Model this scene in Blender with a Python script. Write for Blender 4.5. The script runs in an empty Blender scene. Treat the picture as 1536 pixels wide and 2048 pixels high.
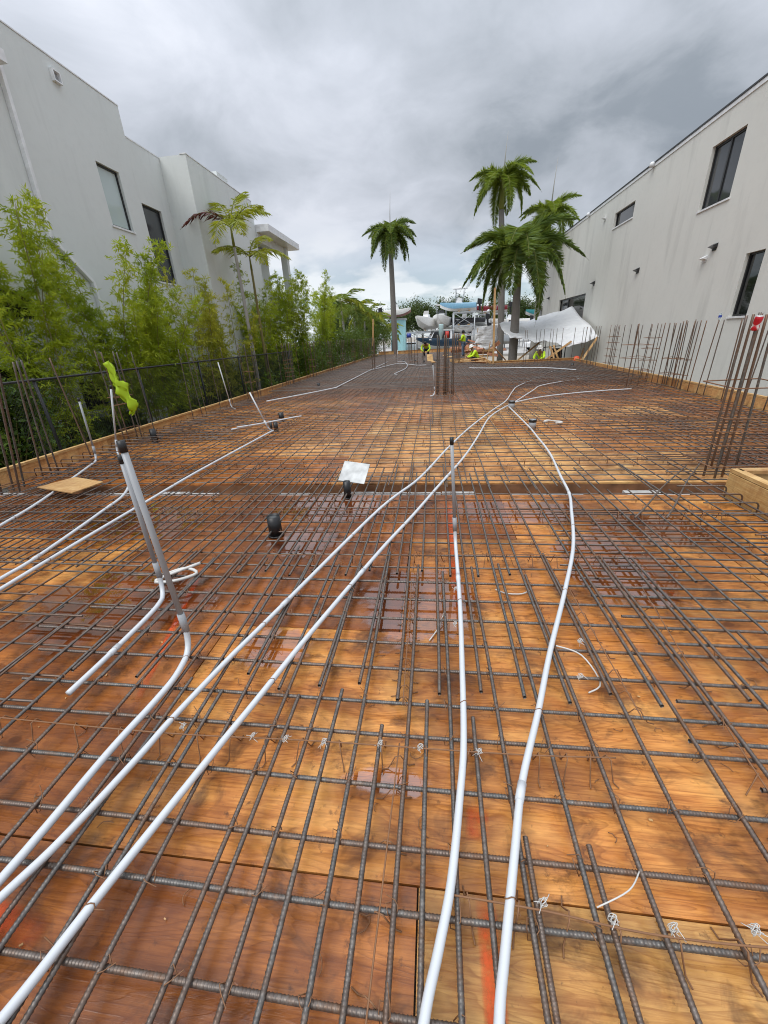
import bpy, math, random
from mathutils import Vector, Matrix, Quaternion
import numpy as np
random.seed(7); np.random.seed(7)
R = math.radians; PI = math.pi
sc = bpy.context.scene
COL = sc.collection

# ------------------------------------------------------------------ camera
cam = bpy.data.cameras.new('camera'); camo = bpy.data.objects.new('camera', cam); COL.objects.link(camo)
CM = Matrix(((0.991994888, -0.003900296, 0.126217786), (0.116567773, 0.412649918, -0.903400243), (-0.048560231, 0.91088135, 0.409801258)))
camo.matrix_world = Matrix.Translation((0, 0, 1.65)) @ CM.to_4x4()
cam.sensor_fit = 'HORIZONTAL'; cam.sensor_width = 36; cam.lens = 775 / 1536 * 36
cam.clip_start = .05; cam.clip_end = 3000
sc.camera = camo

# ------------------------------------------------------------------ world: overcast sky with broken low cloud
world = bpy.data.worlds.new('World'); sc.world = world; world.use_nodes = True
SUN_EL, SUN_ROT = R(60), R(218)
def build_world():
    nt = world.node_tree; nt.nodes.clear(); N = nt.nodes.new; L = nt.links.new
    out = N('ShaderNodeOutputWorld'); bg = N('ShaderNodeBackground'); L(bg.outputs[0], out.inputs[0])
    sky = N('ShaderNodeTexSky'); sky.sky_type = 'NISHITA'; sky.sun_disc = False
    sky.sun_elevation = SUN_EL; sky.sun_rotation = SUN_ROT
    tc = N('ShaderNodeTexCoord'); nrm = N('ShaderNodeVectorMath'); nrm.operation = 'NORMALIZE'
    L(tc.outputs['Generated'], nrm.inputs[0])
    sep = N('ShaderNodeSeparateXYZ'); L(nrm.outputs[0], sep.inputs[0])
    def math_(op, a, b=None):
        n = N('ShaderNodeMath'); n.operation = op
        for i, v in enumerate((a, b)):
            if v is None: continue
            if isinstance(v, (int, float)): n.inputs[i].default_value = v
            else: L(v, n.inputs[i])
        return n.outputs[0]
    z = math_('MAXIMUM', sep.outputs[2], 0.0)
    zc = math_('ADD', z, .30)
    cmb = N('ShaderNodeCombineXYZ')
    L(math_('DIVIDE', sep.outputs[0], zc), cmb.inputs[0]); L(math_('DIVIDE', sep.outputs[1], zc), cmb.inputs[1])
    def noise(scale, detail, rough, dist, off):
        mp = N('ShaderNodeMapping'); mp.inputs['Location'].default_value = off; L(cmb.outputs[0], mp.inputs[0])
        n = N('ShaderNodeTexNoise'); n.inputs['Scale'].default_value = scale; n.inputs['Detail'].default_value = detail
        n.inputs['Roughness'].default_value = rough; n.inputs['Distortion'].default_value = dist
        L(mp.outputs[0], n.inputs['Vector']); return n.outputs['Fac']
    n1 = noise(1.15, 3.5, .45, .15, SKY_OFF)
    n2 = noise(3.0, 7, .58, .35, (3.1, 8.2, 1.0))
    s = math_('ADD', math_('MULTIPLY', n1, .68), math_('MULTIPLY', n2, .34))
    cr = N('ShaderNodeValToRGB'); L(s, cr.inputs[0]); e = cr.color_ramp; e.interpolation = 'B_SPLINE'
    e.elements[0].position = .36; e.elements[0].color = (.24, .275, .32, 1)
    e.elements[1].position = .63; e.elements[1].color = (.66, .69, .76, 1)
    for p, c in ((.42, (.36, .395, .445, 1)), (.51, (.47, .505, .57, 1)), (.58, (.57, .605, .68, 1))):
        q = e.elements.new(p); q.color = c
    # low band near the horizon: thin bright cloud with pale blue gaps
    gap = N('ShaderNodeValToRGB'); L(noise(2.6, 5, .5, .1, (1.7, 0.4, 0)), gap.inputs[0])
    gap.color_ramp.elements[0].position = .46; gap.color_ramp.elements[0].color = (0, 0, 0, 1)
    gap.color_ramp.elements[1].position = .58; gap.color_ramp.elements[1].color = (1, 1, 1, 1)
    low = N('ShaderNodeMix'); low.data_type = 'RGBA'; L(gap.outputs[0], low.inputs[0])
    sk = N('ShaderNodeMix'); sk.data_type = 'RGBA'; sk.blend_type = 'MULTIPLY'; sk.inputs[0].default_value = 1
    L(sky.outputs[0], sk.inputs[6]); sk.inputs[7].default_value = (.085, .085, .085, 1)
    pale = N('ShaderNodeMix'); pale.data_type = 'RGBA'; pale.inputs[0].default_value = .45
    L(sk.outputs[2], pale.inputs[6]); pale.inputs[7].default_value = (.60, .72, .80, 1)
    L(pale.outputs[2], low.inputs[6]); low.inputs[7].default_value = (.80, .85, .88, 1)
    hz = N('ShaderNodeMapRange'); hz.interpolation_type = 'SMOOTHSTEP'; L(z, hz.inputs[0])
    hz.inputs[1].default_value = .05; hz.inputs[2].default_value = .24; hz.inputs[3].default_value = 1; hz.inputs[4].default_value = 0
    fin = N('ShaderNodeMix'); fin.data_type = 'RGBA'; L(hz.outputs[0], fin.inputs[0])
    L(cr.outputs[0], fin.inputs[6]); L(low.outputs[2], fin.inputs[7])
    # an overcast sky is brighter overhead than at the horizon
    zen = math_('ADD', 1.0, math_('MULTIPLY', math_('POWER', z, 3.0), 2.3))
    mul = N('ShaderNodeMix'); mul.data_type = 'RGBA'; mul.blend_type = 'MULTIPLY'; mul.inputs[0].default_value = 1
    L(fin.outputs[2], mul.inputs[6]); L(zen, mul.inputs[7])
    L(mul.outputs[2], bg.inputs[0]); bg.inputs[1].default_value = 0.86
SKY_OFF = (7.9, 0.8, 0.0)
build_world()
sun = bpy.data.lights.new('sun', 'SUN'); sun.energy = 1.5; sun.angle = R(40); sun.color = (1, .97, .92)
suno = bpy.data.objects.new('sun', sun); COL.objects.link(suno)
suno.rotation_euler = (R(30), 0, R(-38))
sc.view_settings.view_transform = 'Standard'; sc.view_settings.look = 'None'
sc.view_settings.gamma = 1; sc.view_settings.exposure = 0.42
try: sc.view_settings.use_curve_mapping = False
except Exception: pass
sc.render.engine = 'CYCLES'
sc.cycles.filter_width = 1.05; sc.cycles.max_bounces = 7; sc.cycles.transparent_max_bounces = 12; sc.cycles.caustics_reflective = False

# ------------------------------------------------------------------ helpers
def link(o, parent=None):
    COL.objects.link(o)
    if parent is not None: o.parent = parent
    return o
def tag(o, label=None, cat=None, group=None, kind=None):
    if label: o['label'] = label
    if cat: o['category'] = cat
    if group: o['group'] = group
    if kind: o['kind'] = kind
    return o
def thing(name, label, cat, loc=(0, 0, 0), rz=0, group=None):
    o = bpy.data.objects.new(name, None); o.empty_display_size = .1; link(o)
    o.location = loc; o.rotation_euler = (0, 0, rz)
    return tag(o, label, cat, group)
def inst(name, me, parent=None, loc=(0, 0, 0), rot=(0, 0, 0), scale=(1, 1, 1)):
    o = bpy.data.objects.new(name, me); link(o, parent); o.location = loc; o.rotation_euler = rot; o.scale = scale
    return o
def copy_tree(o, parent=None):
    c = o.copy(); link(c, parent)
    for ch in list(o.children): copy_tree(ch, c)
    return c

ORD = 'first second third fourth fifth sixth seventh eighth ninth tenth eleventh twelfth thirteenth fourteenth fifteenth sixteenth seventeenth eighteenth nineteenth twentieth twenty-first twenty-second twenty-third twenty-fourth twenty-fifth twenty-sixth twenty-seventh twenty-eighth twenty-ninth thirtieth'.split()
ORD += [a + ORD[i] for a in ('thirty-', 'forty-') for i in range(9)]
class MB:
    def __init__(s): s.v = []; s.f = []; s.sm = []
    def add(s, vs, fs, smooth=False):
        n = len(s.v); s.v.extend([tuple(v) for v in vs])
        for f in fs: s.f.append(tuple(i + n for i in f)); s.sm.append(smooth)
        return s
    def box(s, a, b):
        (x0, y0, z0), (x1, y1, z1) = a, b
        return s.add([(x0, y0, z0), (x1, y0, z0), (x1, y1, z0), (x0, y1, z0), (x0, y0, z1), (x1, y0, z1), (x1, y1, z1), (x0, y1, z1)],
                     [(0, 3, 2, 1), (4, 5, 6, 7), (0, 1, 5, 4), (1, 2, 6, 5), (2, 3, 7, 6), (3, 0, 4, 7)])
    def beam(s, a, b, w, h, roll=0):
        a, b = Vector(a), Vector(b); d = (b - a).normalized()
        up = Vector((0, 0, 1)) if abs(d.z) < .95 else Vector((0, 1, 0))
        x = d.cross(up).normalized(); y = x.cross(d)
        if roll:
            q = Quaternion(d, roll); x = q @ x; y = q @ y
        vs = []
        for p in (a, b):
            for i, j in ((-1, -1), (1, -1), (1, 1), (-1, 1)): vs.append(p + x * (i * w / 2) + y * (j * h / 2))
        return s.add(vs, [(0, 1, 2, 3), (7, 6, 5, 4), (0, 4, 5, 1), (1, 5, 6, 2), (2, 6, 7, 3), (3, 7, 4, 0)])
    def tube(s, pts, r, n=8, cap=True, smooth=True):
        pts = [Vector(p) for p in pts]; m = len(pts)
        rr = r if isinstance(r, (list, tuple)) else [r] * m
        vs = []; fs = []; x = None
        for i, p in enumerate(pts):
            t = (pts[min(i + 1, m - 1)] - pts[max(i - 1, 0)]).normalized()
            if x is None:
                x = t.orthogonal().normalized()
            else:
                x = (x - t * x.dot(t)); x = x.normalized() if x.length > 1e-6 else t.orthogonal().normalized()
            y = t.cross(x)
            for k in range(n):
                a = 2 * PI * k / n; vs.append(p + (x * math.cos(a) + y * math.sin(a)) * rr[i])
        for i in range(m - 1):
            for k in range(n):
                k2 = (k + 1) % n; fs.append((i * n + k, i * n + k2, i * n + n + k2, i * n + n + k))
        if cap: fs.append(tuple(range(n - 1, -1, -1))); fs.append(tuple(range((m - 1) * n, m * n)))
        return s.add(vs, fs, smooth)
    def lathe(s, prof, n=16, c=(0, 0, 0), smooth=True, cap=True):
        vs = []; fs = []
        for r, z in prof:
            for k in range(n):
                a = 2 * PI * k / n; vs.append((c[0] + r * math.cos(a), c[1] + r * math.sin(a), c[2] + z))
        for i in range(len(prof) - 1):
            for k in range(n):
                k2 = (k + 1) % n; fs.append((i * n + k, i * n + k2, i * n + n + k2, i * n + n + k))
        if cap: fs.append(tuple(range(n - 1, -1, -1))); fs.append(tuple(range((len(prof) - 1) * n, len(prof) * n)))
        return s.add(vs, fs, smooth)
    def mesh(s, name, mat):
        me = bpy.data.meshes.new(name); me.from_pydata(s.v, [], s.f)
        me.polygons.foreach_set('use_smooth', s.sm)
        if mat: me.materials.append(mat)
        me.update(); return me
    def build(s, name, mat, parent=None, loc=(0, 0, 0), rot=(0, 0, 0), bevel=0):
        o = inst(name, s.mesh(name, mat), parent, loc, rot)
        if bevel:
            b = o.modifiers.new('bevel', 'BEVEL'); b.width = bevel; b.segments = 2; b.limit_method = 'ANGLE'
        return o
def smooth_path(pts, sub=6):
    P = [Vector(p) for p in pts]; out = []
    for i in range(len(P) - 1):
        p0, p1, p2, p3 = P[max(i - 1, 0)], P[i], P[i + 1], P[min(i + 2, len(P) - 1)]
        for k in range(sub):
            t = k / sub
            out.append(.5 * ((2 * p1) + (p2 - p0) * t + (2 * p0 - 5 * p1 + 4 * p2 - p3) * t * t + (3 * p1 - p0 - 3 * p2 + p3) * t ** 3))
    out.append(P[-1]); return out

# ------------------------------------------------------------------ materials
class NT:
    def __init__(s, name):
        s.m = bpy.data.materials.new(name); s.m.use_nodes = True; s.nt = s.m.node_tree; s.nt.nodes.clear()
        s.out = s.n('ShaderNodeOutputMaterial'); s.b = s.n('ShaderNodeBsdfPrincipled'); s.nt.links.new(s.b.outputs[0], s.out.inputs[0])
    def n(s, t): return s.nt.nodes.new(t)
    def l(s, a, b): s.nt.links.new(a, b)
    def set(s, i, v):
        if hasattr(v, 'links'): s.l(v, i)
        elif isinstance(v, (tuple, list)) and len(v) == 3 and i.type == 'RGBA': i.default_value = (*v, 1)
        else: i.default_value = v
    def P(s, **k):
        for a, v in k.items(): s.set(s.b.inputs[a.replace('_', ' ')], v)
    def math(s, op, a, b=0.0, c=None):
        n = s.n('ShaderNodeMath'); n.operation = op; s.set(n.inputs[0], a); s.set(n.inputs[1], b)
        if c is not None: s.set(n.inputs[2], c)
        return n.outputs[0]
    def noise(s, vec, scale, detail=4, rough=.55, dist=0.0):
        n = s.n('ShaderNodeTexNoise'); s.l(vec, n.inputs['Vector']); s.set(n.inputs['Scale'], scale); s.set(n.inputs['Detail'], detail)
        s.set(n.inputs['Roughness'], rough); s.set(n.inputs['Distortion'], dist); return n.outputs['Fac']
    def ramp(s, f, stops):
        n = s.n('ShaderNodeValToRGB'); s.l(f, n.inputs[0]); e = n.color_ramp.elements
        while len(e) < len(stops): e.new(.5)
        for q, (p, c) in zip(e, stops):
            q.position = p; q.color = (c, c, c, 1) if isinstance(c, (int, float)) else (*c, 1)
        return n.outputs[0]
    def mix(s, f, a, b, blend='MIX'):
        n = s.n('ShaderNodeMix'); n.data_type = 'RGBA'; n.blend_type = blend; s.set(n.inputs[0], f); s.set(n.inputs[6], a); s.set(n.inputs[7], b)
        return n.outputs[2]
    def pos(s): return s.n('ShaderNodeNewGeometry').outputs['Position']
    def island(s): return s.n('ShaderNodeNewGeometry').outputs['Random Per Island']
    def obj(s): return s.n('ShaderNodeTexCoord').outputs['Object']
    def rnd(s): return s.n('ShaderNodeObjectInfo').outputs['Random']
    def map(s, vec, scale=(1, 1, 1), loc=(0, 0, 0)):
        n = s.n('ShaderNodeMapping'); s.l(vec, n.inputs[0]); n.inputs['Scale'].default_value = scale; s.set(n.inputs['Location'], loc); return n.outputs[0]
    def add(s, a, b):
        n = s.n('ShaderNodeVectorMath'); s.set(n.inputs[0], a); s.set(n.inputs[1], b); return n.outputs[0]
    def vec(s, x, y, z):
        n = s.n('ShaderNodeCombineXYZ'); s.set(n.inputs[0], x); s.set(n.inputs[1], y); s.set(n.inputs[2], z); return n.outputs[0]
    def bump(s, h, strength=.3, dist=.01):
        n = s.n('ShaderNodeBump'); s.l(h, n.inputs['Height']); n.inputs['Strength'].default_value = strength; n.inputs['Distance'].default_value = dist
        s.l(n.outputs[0], s.b.inputs['Normal']); return n
def mat_plain(name, col, rough=.5, metal=0.0, vary=.12, scale=6, bump=.0, spec=.5):
    t = NT(name); p = t.obj(); f = t.noise(p, scale, 5)
    c = t.mix(t.ramp(f, [(.3, 0), (.7, 1)]), tuple(x * (1 - vary) for x in col), tuple(min(1, x * (1 + vary)) for x in col))
    t.P(Base_Color=c, Roughness=t.math('ADD', t.math('MULTIPLY', f, .2), rough - .1), Metallic=metal); t.set(t.b.inputs['Specular IOR Level'], spec)
    if bump: t.bump(t.noise(p, scale * 8, 4), bump, .01)
    return t.m
def mat_ply(name, light, mid, dark, wet=True, long_axis=0, stain=1.0, wetness=0.0, tint=(.17, .052, .022), spec=.35, rough=0.0):
    """rotary-cut plywood: contour grain, fibres, knots, tannin stains and wet patches"""
    t = NT(name); r = t.rnd()
    off = t.vec(t.math('MULTIPLY', r, 37.0), t.math('MULTIPLY', r, 91.0), t.math('MULTIPLY', r, 13.0))
    o = t.add(t.obj(), off)
    sx = (.5, 3.4, 1) if long_axis == 0 else ((3.4, .5, 3.4) if long_axis == 1 else (3.4, 3.4, .5))
    f = t.noise(t.map(o, sx), 1.25, 3.5, .5, .25)
    ring = t.math('FRACT', t.math('MULTIPLY', f, 30.0))
    ring = t.ramp(ring, [(0, .1), (.4, .05), (.72, .55), (.9, 1), (1, .1)])
    fx = (3, 75, 75) if long_axis == 0 else ((75, 3, 75) if long_axis == 1 else (75, 75, 3))
    fib = t.noise(t.map(o, fx), 2.0, 6, .7)
    fx2 = (1.2, 14, 14) if long_axis == 0 else ((14, 1.2, 14) if long_axis == 1 else (14, 14, 1.2))
    fib2 = t.noise(t.map(o, fx2), 1.6, 5, .6, .2)
    base = t.mix(t.ramp(fib2, [(.3, 0), (.7, 1)]), light, mid)
    base = t.mix(t.math('MULTIPLY', t.ramp(fib, [(.45, 0), (.66, 1)]), .55), base, dark)
    mott = t.noise(t.map(o, (2.2, 6, 2)), 1.3, 5, .65, .6)
    base = t.mix(t.ramp(mott, [(.42, 0), (.62, .55)]), base, t.mix(.6, base, (.22, .05, .012)))
    base = t.mix(t.math('MULTIPLY', ring, t.math('ADD', .10, t.math('MULTIPLY', fib2, .75))), base, dark)
    pal = t.noise(t.map(o, (1.3, 2.6, 1.3)), 1.6, 4, .6, .5)
    base = t.mix(t.ramp(pal, [(.50, 0), (.66, .5)]), base, t.mix(.25, tuple(min(.9, x * 1.35 + .03) for x in light), base))
    vn = t.n('ShaderNodeTexVoronoi'); t.l(t.add(t.map(o, (1.5, 2.6, 1) if long_axis == 0 else (2.6, 1.5, 2)), t.math('MULTIPLY', f, .5)), vn.inputs['Vector']); vn.inputs['Scale'].default_value = 1.0
    kn = t.ramp(vn.outputs['Distance'], [(.0, 1), (.04, .9), (.055, .35), (.085, .55), (.1, .15), (.16, 0)])
    base = t.mix(t.math('MULTIPLY', kn, .8), base, tuple(x * .3 for x in dark))
    base = t.mix(t.ramp(r, [(0, 0), (.5, .12), (.8, .4), (1, .7)]), base, t.mix(.55, base, tint))
    w = t.pos()
    st = t.noise(w, .9, 6, .62, .5)
    stf = t.ramp(st, [(.46 - wetness, 0), (.54 - wetness, .5 * stain), (.66 - wetness, .9 * stain)])
    base = t.mix(stf, base, t.mix(.45, (.06, .018, .007), t.mix(.62, base, (.15, .036, .010))))
    blot = t.ramp(t.noise(t.map(w, (1, 1.6, 1)), 3.4, 5, .65, .8), [(.53, 0), (.62, .5 * stain), (.72, .85 * stain)])
    base = t.mix(blot, base, (.05, .02, .010))
    sp = t.ramp(t.noise(w, 17, 5, .7), [(.60, 0), (.71, .7 * stain)])
    base = t.mix(sp, base, (.045, .02, .012))
    t.P(Base_Color=base)
    if wet:
        wf = t.ramp(t.noise(w, 1.3, 4, .6, .3), [(.38 - wetness, .40), (.48 - wetness, .24), (.58 - wetness, .09)])
        t.P(Roughness=t.math('ADD', wf, t.math('ADD', t.math('MULTIPLY', fib, .12), rough))); t.set(t.b.inputs['Specular IOR Level'], spec)
    else: t.P(Roughness=.62)
    t.bump(t.math('ADD', fib, t.math('MULTIPLY', ring, .4)), .25, .004)
    return t.m
def mat_rebar(name, rustf=.5):
    t = NT(name); o = t.add(t.obj(), t.vec(t.math('MULTIPLY', t.rnd(), 40.0), 0.0, 0.0)); r = t.rnd()
    n = t.noise(o, 7, 6, .7); n2 = t.noise(o, 60, 4, .6)
    c = t.mix(t.ramp(n, [(.52 - .1 * rustf, 0), (.72, 1)]), (.095, .094, .090), (.16, .085, .045))
    c = t.mix(t.math('MULTIPLY', t.ramp(n2, [(.45, 0), (.7, 1)]), .45), c, (.30, .28, .25))
    c = t.mix(t.ramp(r, [(0, 0), (.5, .12), (1, .8 * rustf)]), c, (.165, .082, .042))
    t.P(Base_Color=c, Metallic=.45, Roughness=t.math('ADD', .24, t.math('MULTIPLY', n, .3)))
    t.bump(n2, .25, .002); return t.m
def mat_rust(name):
    t = NT(name); n = t.noise(t.obj(), 18, 6, .7)
    t.P(Base_Color=t.mix(n, (.13, .06, .028), (.30, .15, .07)), Roughness=.75); return t.m
def mat_pvc(name, col):
    t = NT(name); o = t.obj(); n = t.noise(o, 4, 5); s = t.noise(t.map(o, (60, 60, 6)), 1.0, 4, .7)
    c = t.mix(t.ramp(n, [(.3, 0), (.75, .35)]), col, tuple(x * .78 for x in col))
    c = t.mix(t.ramp(s, [(.66, 0), (.74, .5)]), c, (.28, .26, .24))
    t.P(Base_Color=c, Roughness=.32); return t.m
def mat_leaf(name, c1, c2, c3, transl=.3):
    t = NT(name); i = t.island(); n = t.noise(t.pos(), 1.3, 3)
    c = t.mix(i, c1, c2); c = t.mix(t.ramp(n, [(.42, 0), (.66, .8)]), c, c3)
    t.P(Base_Color=c, Roughness=.45); t.set(t.b.inputs['Specular IOR Level'], .35)
    tr = t.n('ShaderNodeBsdfTranslucent'); t.l(t.mix(.35, c, (.5, .55, .04)), tr.inputs[0])
    ms = t.n('ShaderNodeMixShader'); ms.inputs[0].default_value = transl; t.l(t.b.outputs[0], ms.inputs[1]); t.l(tr.outputs[0], ms.inputs[2]); t.l(ms.outputs[0], t.out.inputs[0])
    return t.m
def mat_stucco(name, col, streak=.2):
    t = NT(name); w = t.pos(); n = t.noise(w, .35, 6, .6); s = t.noise(t.map(w, (1.6, 1.6, .22)), 1.2, 6, .65); g = t.noise(w, 26, 6, .7); m = t.noise(w, 5.5, 5, .6)
    c = t.mix(t.ramp(n, [(.3, 0), (.7, .6)]), col, tuple(x * .88 for x in col))
    c = t.mix(t.math('MULTIPLY', t.ramp(s, [(.52, 0), (.72, 1)]), streak), c, tuple(x * .45 for x in col))
    c = t.mix(t.ramp(m, [(.5, 0), (.75, .22)]), c, tuple(x * .8 for x in col))
    t.P(Base_Color=c, Roughness=.85); t.bump(t.math('ADD', t.math('MULTIPLY', g, .5), m), .22, .012); return t.m
def mat_glass(name, col, rough=.04):
    t = NT(name); t.P(Base_Color=col, Roughness=rough); t.set(t.b.inputs['Specular IOR Level'], .8); t.set(t.b.inputs['IOR'], 1.5); return t.m
def mat_bark(name, c1, c2):
    t = NT(name); w = t.obj(); a = t.noise(t.map(w, (2, 2, 9)), 1.5, 5, .6); v = t.noise(t.map(w, (16, 16, 1)), 1, 4)
    t.P(Base_Color=t.mix(t.math('MULTIPLY', t.math('ADD', a, v), .5), c1, c2), Roughness=.8); t.bump(a, .4, .02); return t.m

PLY = mat_ply('golden_plywood', (.78, .345, .088), (.58, .215, .046), (.20, .055, .011), spec=.26)
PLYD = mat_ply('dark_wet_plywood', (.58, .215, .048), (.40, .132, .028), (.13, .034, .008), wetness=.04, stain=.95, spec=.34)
PLYT = mat_ply('tan_plywood', (.78, .46, .175), (.64, .31, .10), (.34, .13, .038), wetness=-.01, stain=.85, tint=(.5, .19, .06), spec=.22, rough=.12)  # light wood; part of the sky's reflection is put into its pale colour
PLYS = mat_ply('straw_plywood', (.76, .43, .135), (.60, .30, .08), (.25, .09, .02), spec=.26, stain=.95)
FORM = mat_ply('form_plywood', (.80, .52, .22), (.68, .38, .13), (.36, .15, .04), wet=False, long_axis=1, stain=.35)
FORMX = FORM
PINE = mat_ply('pine_lumber', (.68, .47, .22), (.60, .37, .15), (.42, .21, .07), wet=False, long_axis=2, stain=.15)
PINEY = mat_ply('pine_form', (.66, .46, .2), (.58, .36, .13), (.36, .17, .045), wet=False, long_axis=1, stain=.1)
SCRAP = mat_ply('scrap_lumber', (.55, .26, .14), (.40, .16, .085), (.24, .085, .045), wet=False, long_axis=0, stain=.3)
REBAR = mat_rebar('rebar_steel', .5); REBARR = mat_rebar('rebar_rusty', 1.0); RUST = mat_rust('rust_wire')
PVC = mat_pvc('white_conduit', (.57, .595, .62)); PVCG = mat_pvc('grey_conduit', (.34, .355, .37))
BLACKP = mat_plain('black_plastic', (.012, .012, .013), .4); WHITEP = mat_plain('white_string', (.55, .54, .51), .6)
STUCL = mat_stucco('white_stucco', (.67, .70, .685), .2); STUCR = mat_stucco('grey_stucco', (.68, .68, .635), .3)
DARKM = mat_plain('dark_bronze', (.018, .018, .019), .4); WHITEM = mat_plain('white_metal', (.74, .75, .76), .4); GREYM = mat_plain('galvanised', (.42, .44, .46), .45, .3)
GLASSD = mat_glass('dark_glass', (.008, .009, .011)); GLASSB = mat_glass('blind_glass', (.48, .56, .55)); GLASSM = mat_glass('mid_glass', (.05, .055, .06))
CONC = mat_plain('concrete', (.42, .41, .39), .85, vary=.3, scale=9, bump=.4)
BAMBOO = mat_leaf('bamboo_leaf', (.50, .56, .035), (.33, .43, .022), (.18, .28, .015), .45); BAMBOOY = mat_leaf('bamboo_leaf_yellow', (.58, .54, .07), (.42, .43, .04), (.28, .33, .03), .45)
CULM = mat_bark('bamboo_culm', (.14, .12, .04), (.26, .22, .08)); PALML = mat_leaf('palm_leaf', (.16, .24, .045), (.09, .155, .028), (.05, .095, .02), .35)
PALMY = mat_leaf('palm_leaf_yellow', (.42, .40, .03), (.26, .31, .03), (.2, .26, .025), .4); PALMR = mat_leaf('palm_leaf_dying', (.14, .022, .016), (.08, .015, .014), (.12, .04, .016), .04)
PALML2 = mat_leaf('palm_leaf_fresh', (.24, .32, .035), (.14, .21, .028), (.08, .14, .02), .4)
SHRUB = mat_leaf('shrub_leaf', (.11, .19, .025), (.06, .12, .02), (.035, .075, .014), .3); TREE = mat_leaf('tree_leaf', (.07, .11, .022), (.035, .065, .016), (.02, .042, .012), .2)
TRUNK = mat_bark('palm_trunk', (.12, .11, .10), (.24, .225, .205)); TRUNKL = mat_bark('palm_trunk_light', (.26, .25, .23), (.40, .385, .36)); CROWNS = mat_bark('crownshaft', (.12, .14, .02), (.2, .2, .035))
LIME = mat_plain('hi_vis_lime', (.55, .85, .02), .7, vary=.25, scale=5); JEANS = mat_plain('denim', (.10, .15, .22), .8); NAVY = mat_plain('navy_cloth', (.012, .016, .04), .8)
SKIN = mat_plain('skin', (.30, .16, .10), .6); HATW = mat_plain('white_hard_hat', (.8, .8, .78), .35); BLACKC = mat_plain('black_cloth', (.012, .012, .014), .8)

# ------------------------------------------------------------------ ground
def mat_ground():
    t = NT('sandy_ground'); w = t.pos(); n = t.noise(w, .35, 6, .6); g = t.noise(w, 9, 6, .7)
    c = t.mix(t.ramp(n, [(.35, 0), (.65, 1)]), (.27, .235, .185), (.40, .36, .30)); c = t.mix(t.ramp(g, [(.5, 0), (.7, .5)]), c, (.16, .135, .10))
    t.P(Base_Color=c, Roughness=.9); t.bump(g, .5, .05); return t.m
g = MB(); g.add([(-400, -60, -.8), (400, -60, -.8), (400, 900, -.8), (-400, 900, -.8)], [(0, 1, 2, 3)])
tag(g.build('ground', mat_ground()), 'sandy bare ground of the building plot', kind='structure')
g = MB(); g.box((-60, 46, -.95), (70, 140, -.55))
tag(g.build('marina_yard_pavement', mat_plain('pale_concrete', (.38, .37, .35), .85, vary=.2, scale=.4)), 'pale concrete yard under the stored boats', kind='structure')

# ------------------------------------------------------------------ deck
def xl(y): return -5.98 + .018 * (y - 4)
def xr(y): return 6.36 + .048 * (y - 8) if y < 22 else 2.95
deck = bpy.data.objects.new('formwork_deck', None); link(deck); tag(deck, 'wet plywood formwork deck covering the whole plot', kind='structure')
pm = {}
def panel_mesh(w, d, mat):
    k = (round(w, 2), round(d, 2))
    k = k + (mat.name,)
    if k not in pm:
        m = MB(); m.box((0, 0, -.019), (w - .006, d - .006, 0)); pm[k] = m.mesh('plywood_panel', mat)
    return pm[k]
def panel_kind(x, y):
    if y < .7 and x > -.6: return PLYS
    if y < 4.3:
        if x < -.55 or (x < .5 and y > 2.4): return PLYD if random.random() < .8 else PLY
        return PLY
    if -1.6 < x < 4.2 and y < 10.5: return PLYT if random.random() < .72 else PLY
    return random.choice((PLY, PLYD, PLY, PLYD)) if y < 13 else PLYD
def lay_row(y0, y1, x0, x1, shift):
    x = x0 - shift
    while x < x1 - .05:
        a, b = max(x, x0), min(x + 2.44, x1)
        if b - a > .08:
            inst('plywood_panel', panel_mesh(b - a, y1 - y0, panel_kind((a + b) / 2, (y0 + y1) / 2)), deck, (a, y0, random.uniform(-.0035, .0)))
        x += 2.44
ys = [-1.9, -.56, .66, 1.86, 3.08, 4.12]
for i in range(len(ys) - 1): lay_row(ys[i], ys[i + 1], xl(ys[i]), 2.94, (0.24, 1.3, .15, 1.5, .6)[i])
y = 4.5; i = 0
while y < 40.2:
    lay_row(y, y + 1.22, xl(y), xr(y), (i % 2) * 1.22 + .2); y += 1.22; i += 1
# beam trench with block tops, crossing the deck
blk = MB(); blk.box((0, 0, -.22), (.385, .19, -.03)); blkm = blk.mesh('concrete_block', CONC)
x = -5.9
while x < 6.2:
    if (x < 2.6 or x > 3.0) and random.random() < .78: inst('concrete_block', blkm, deck, (x, 4.14 + random.uniform(-.006, .006), random.uniform(-.05, -.005)))
    x += .4
m = MB(); m.box((-6, 4.335, -.16), (6.3, 4.5, -.14)); m.box((-6, 4.49, -.14), (6.3, 4.498, -.02))
m.build('trench_bottom', mat_plain('trench_board', (.24, .12, .06), .6, vary=.4, scale=5), deck)

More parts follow.
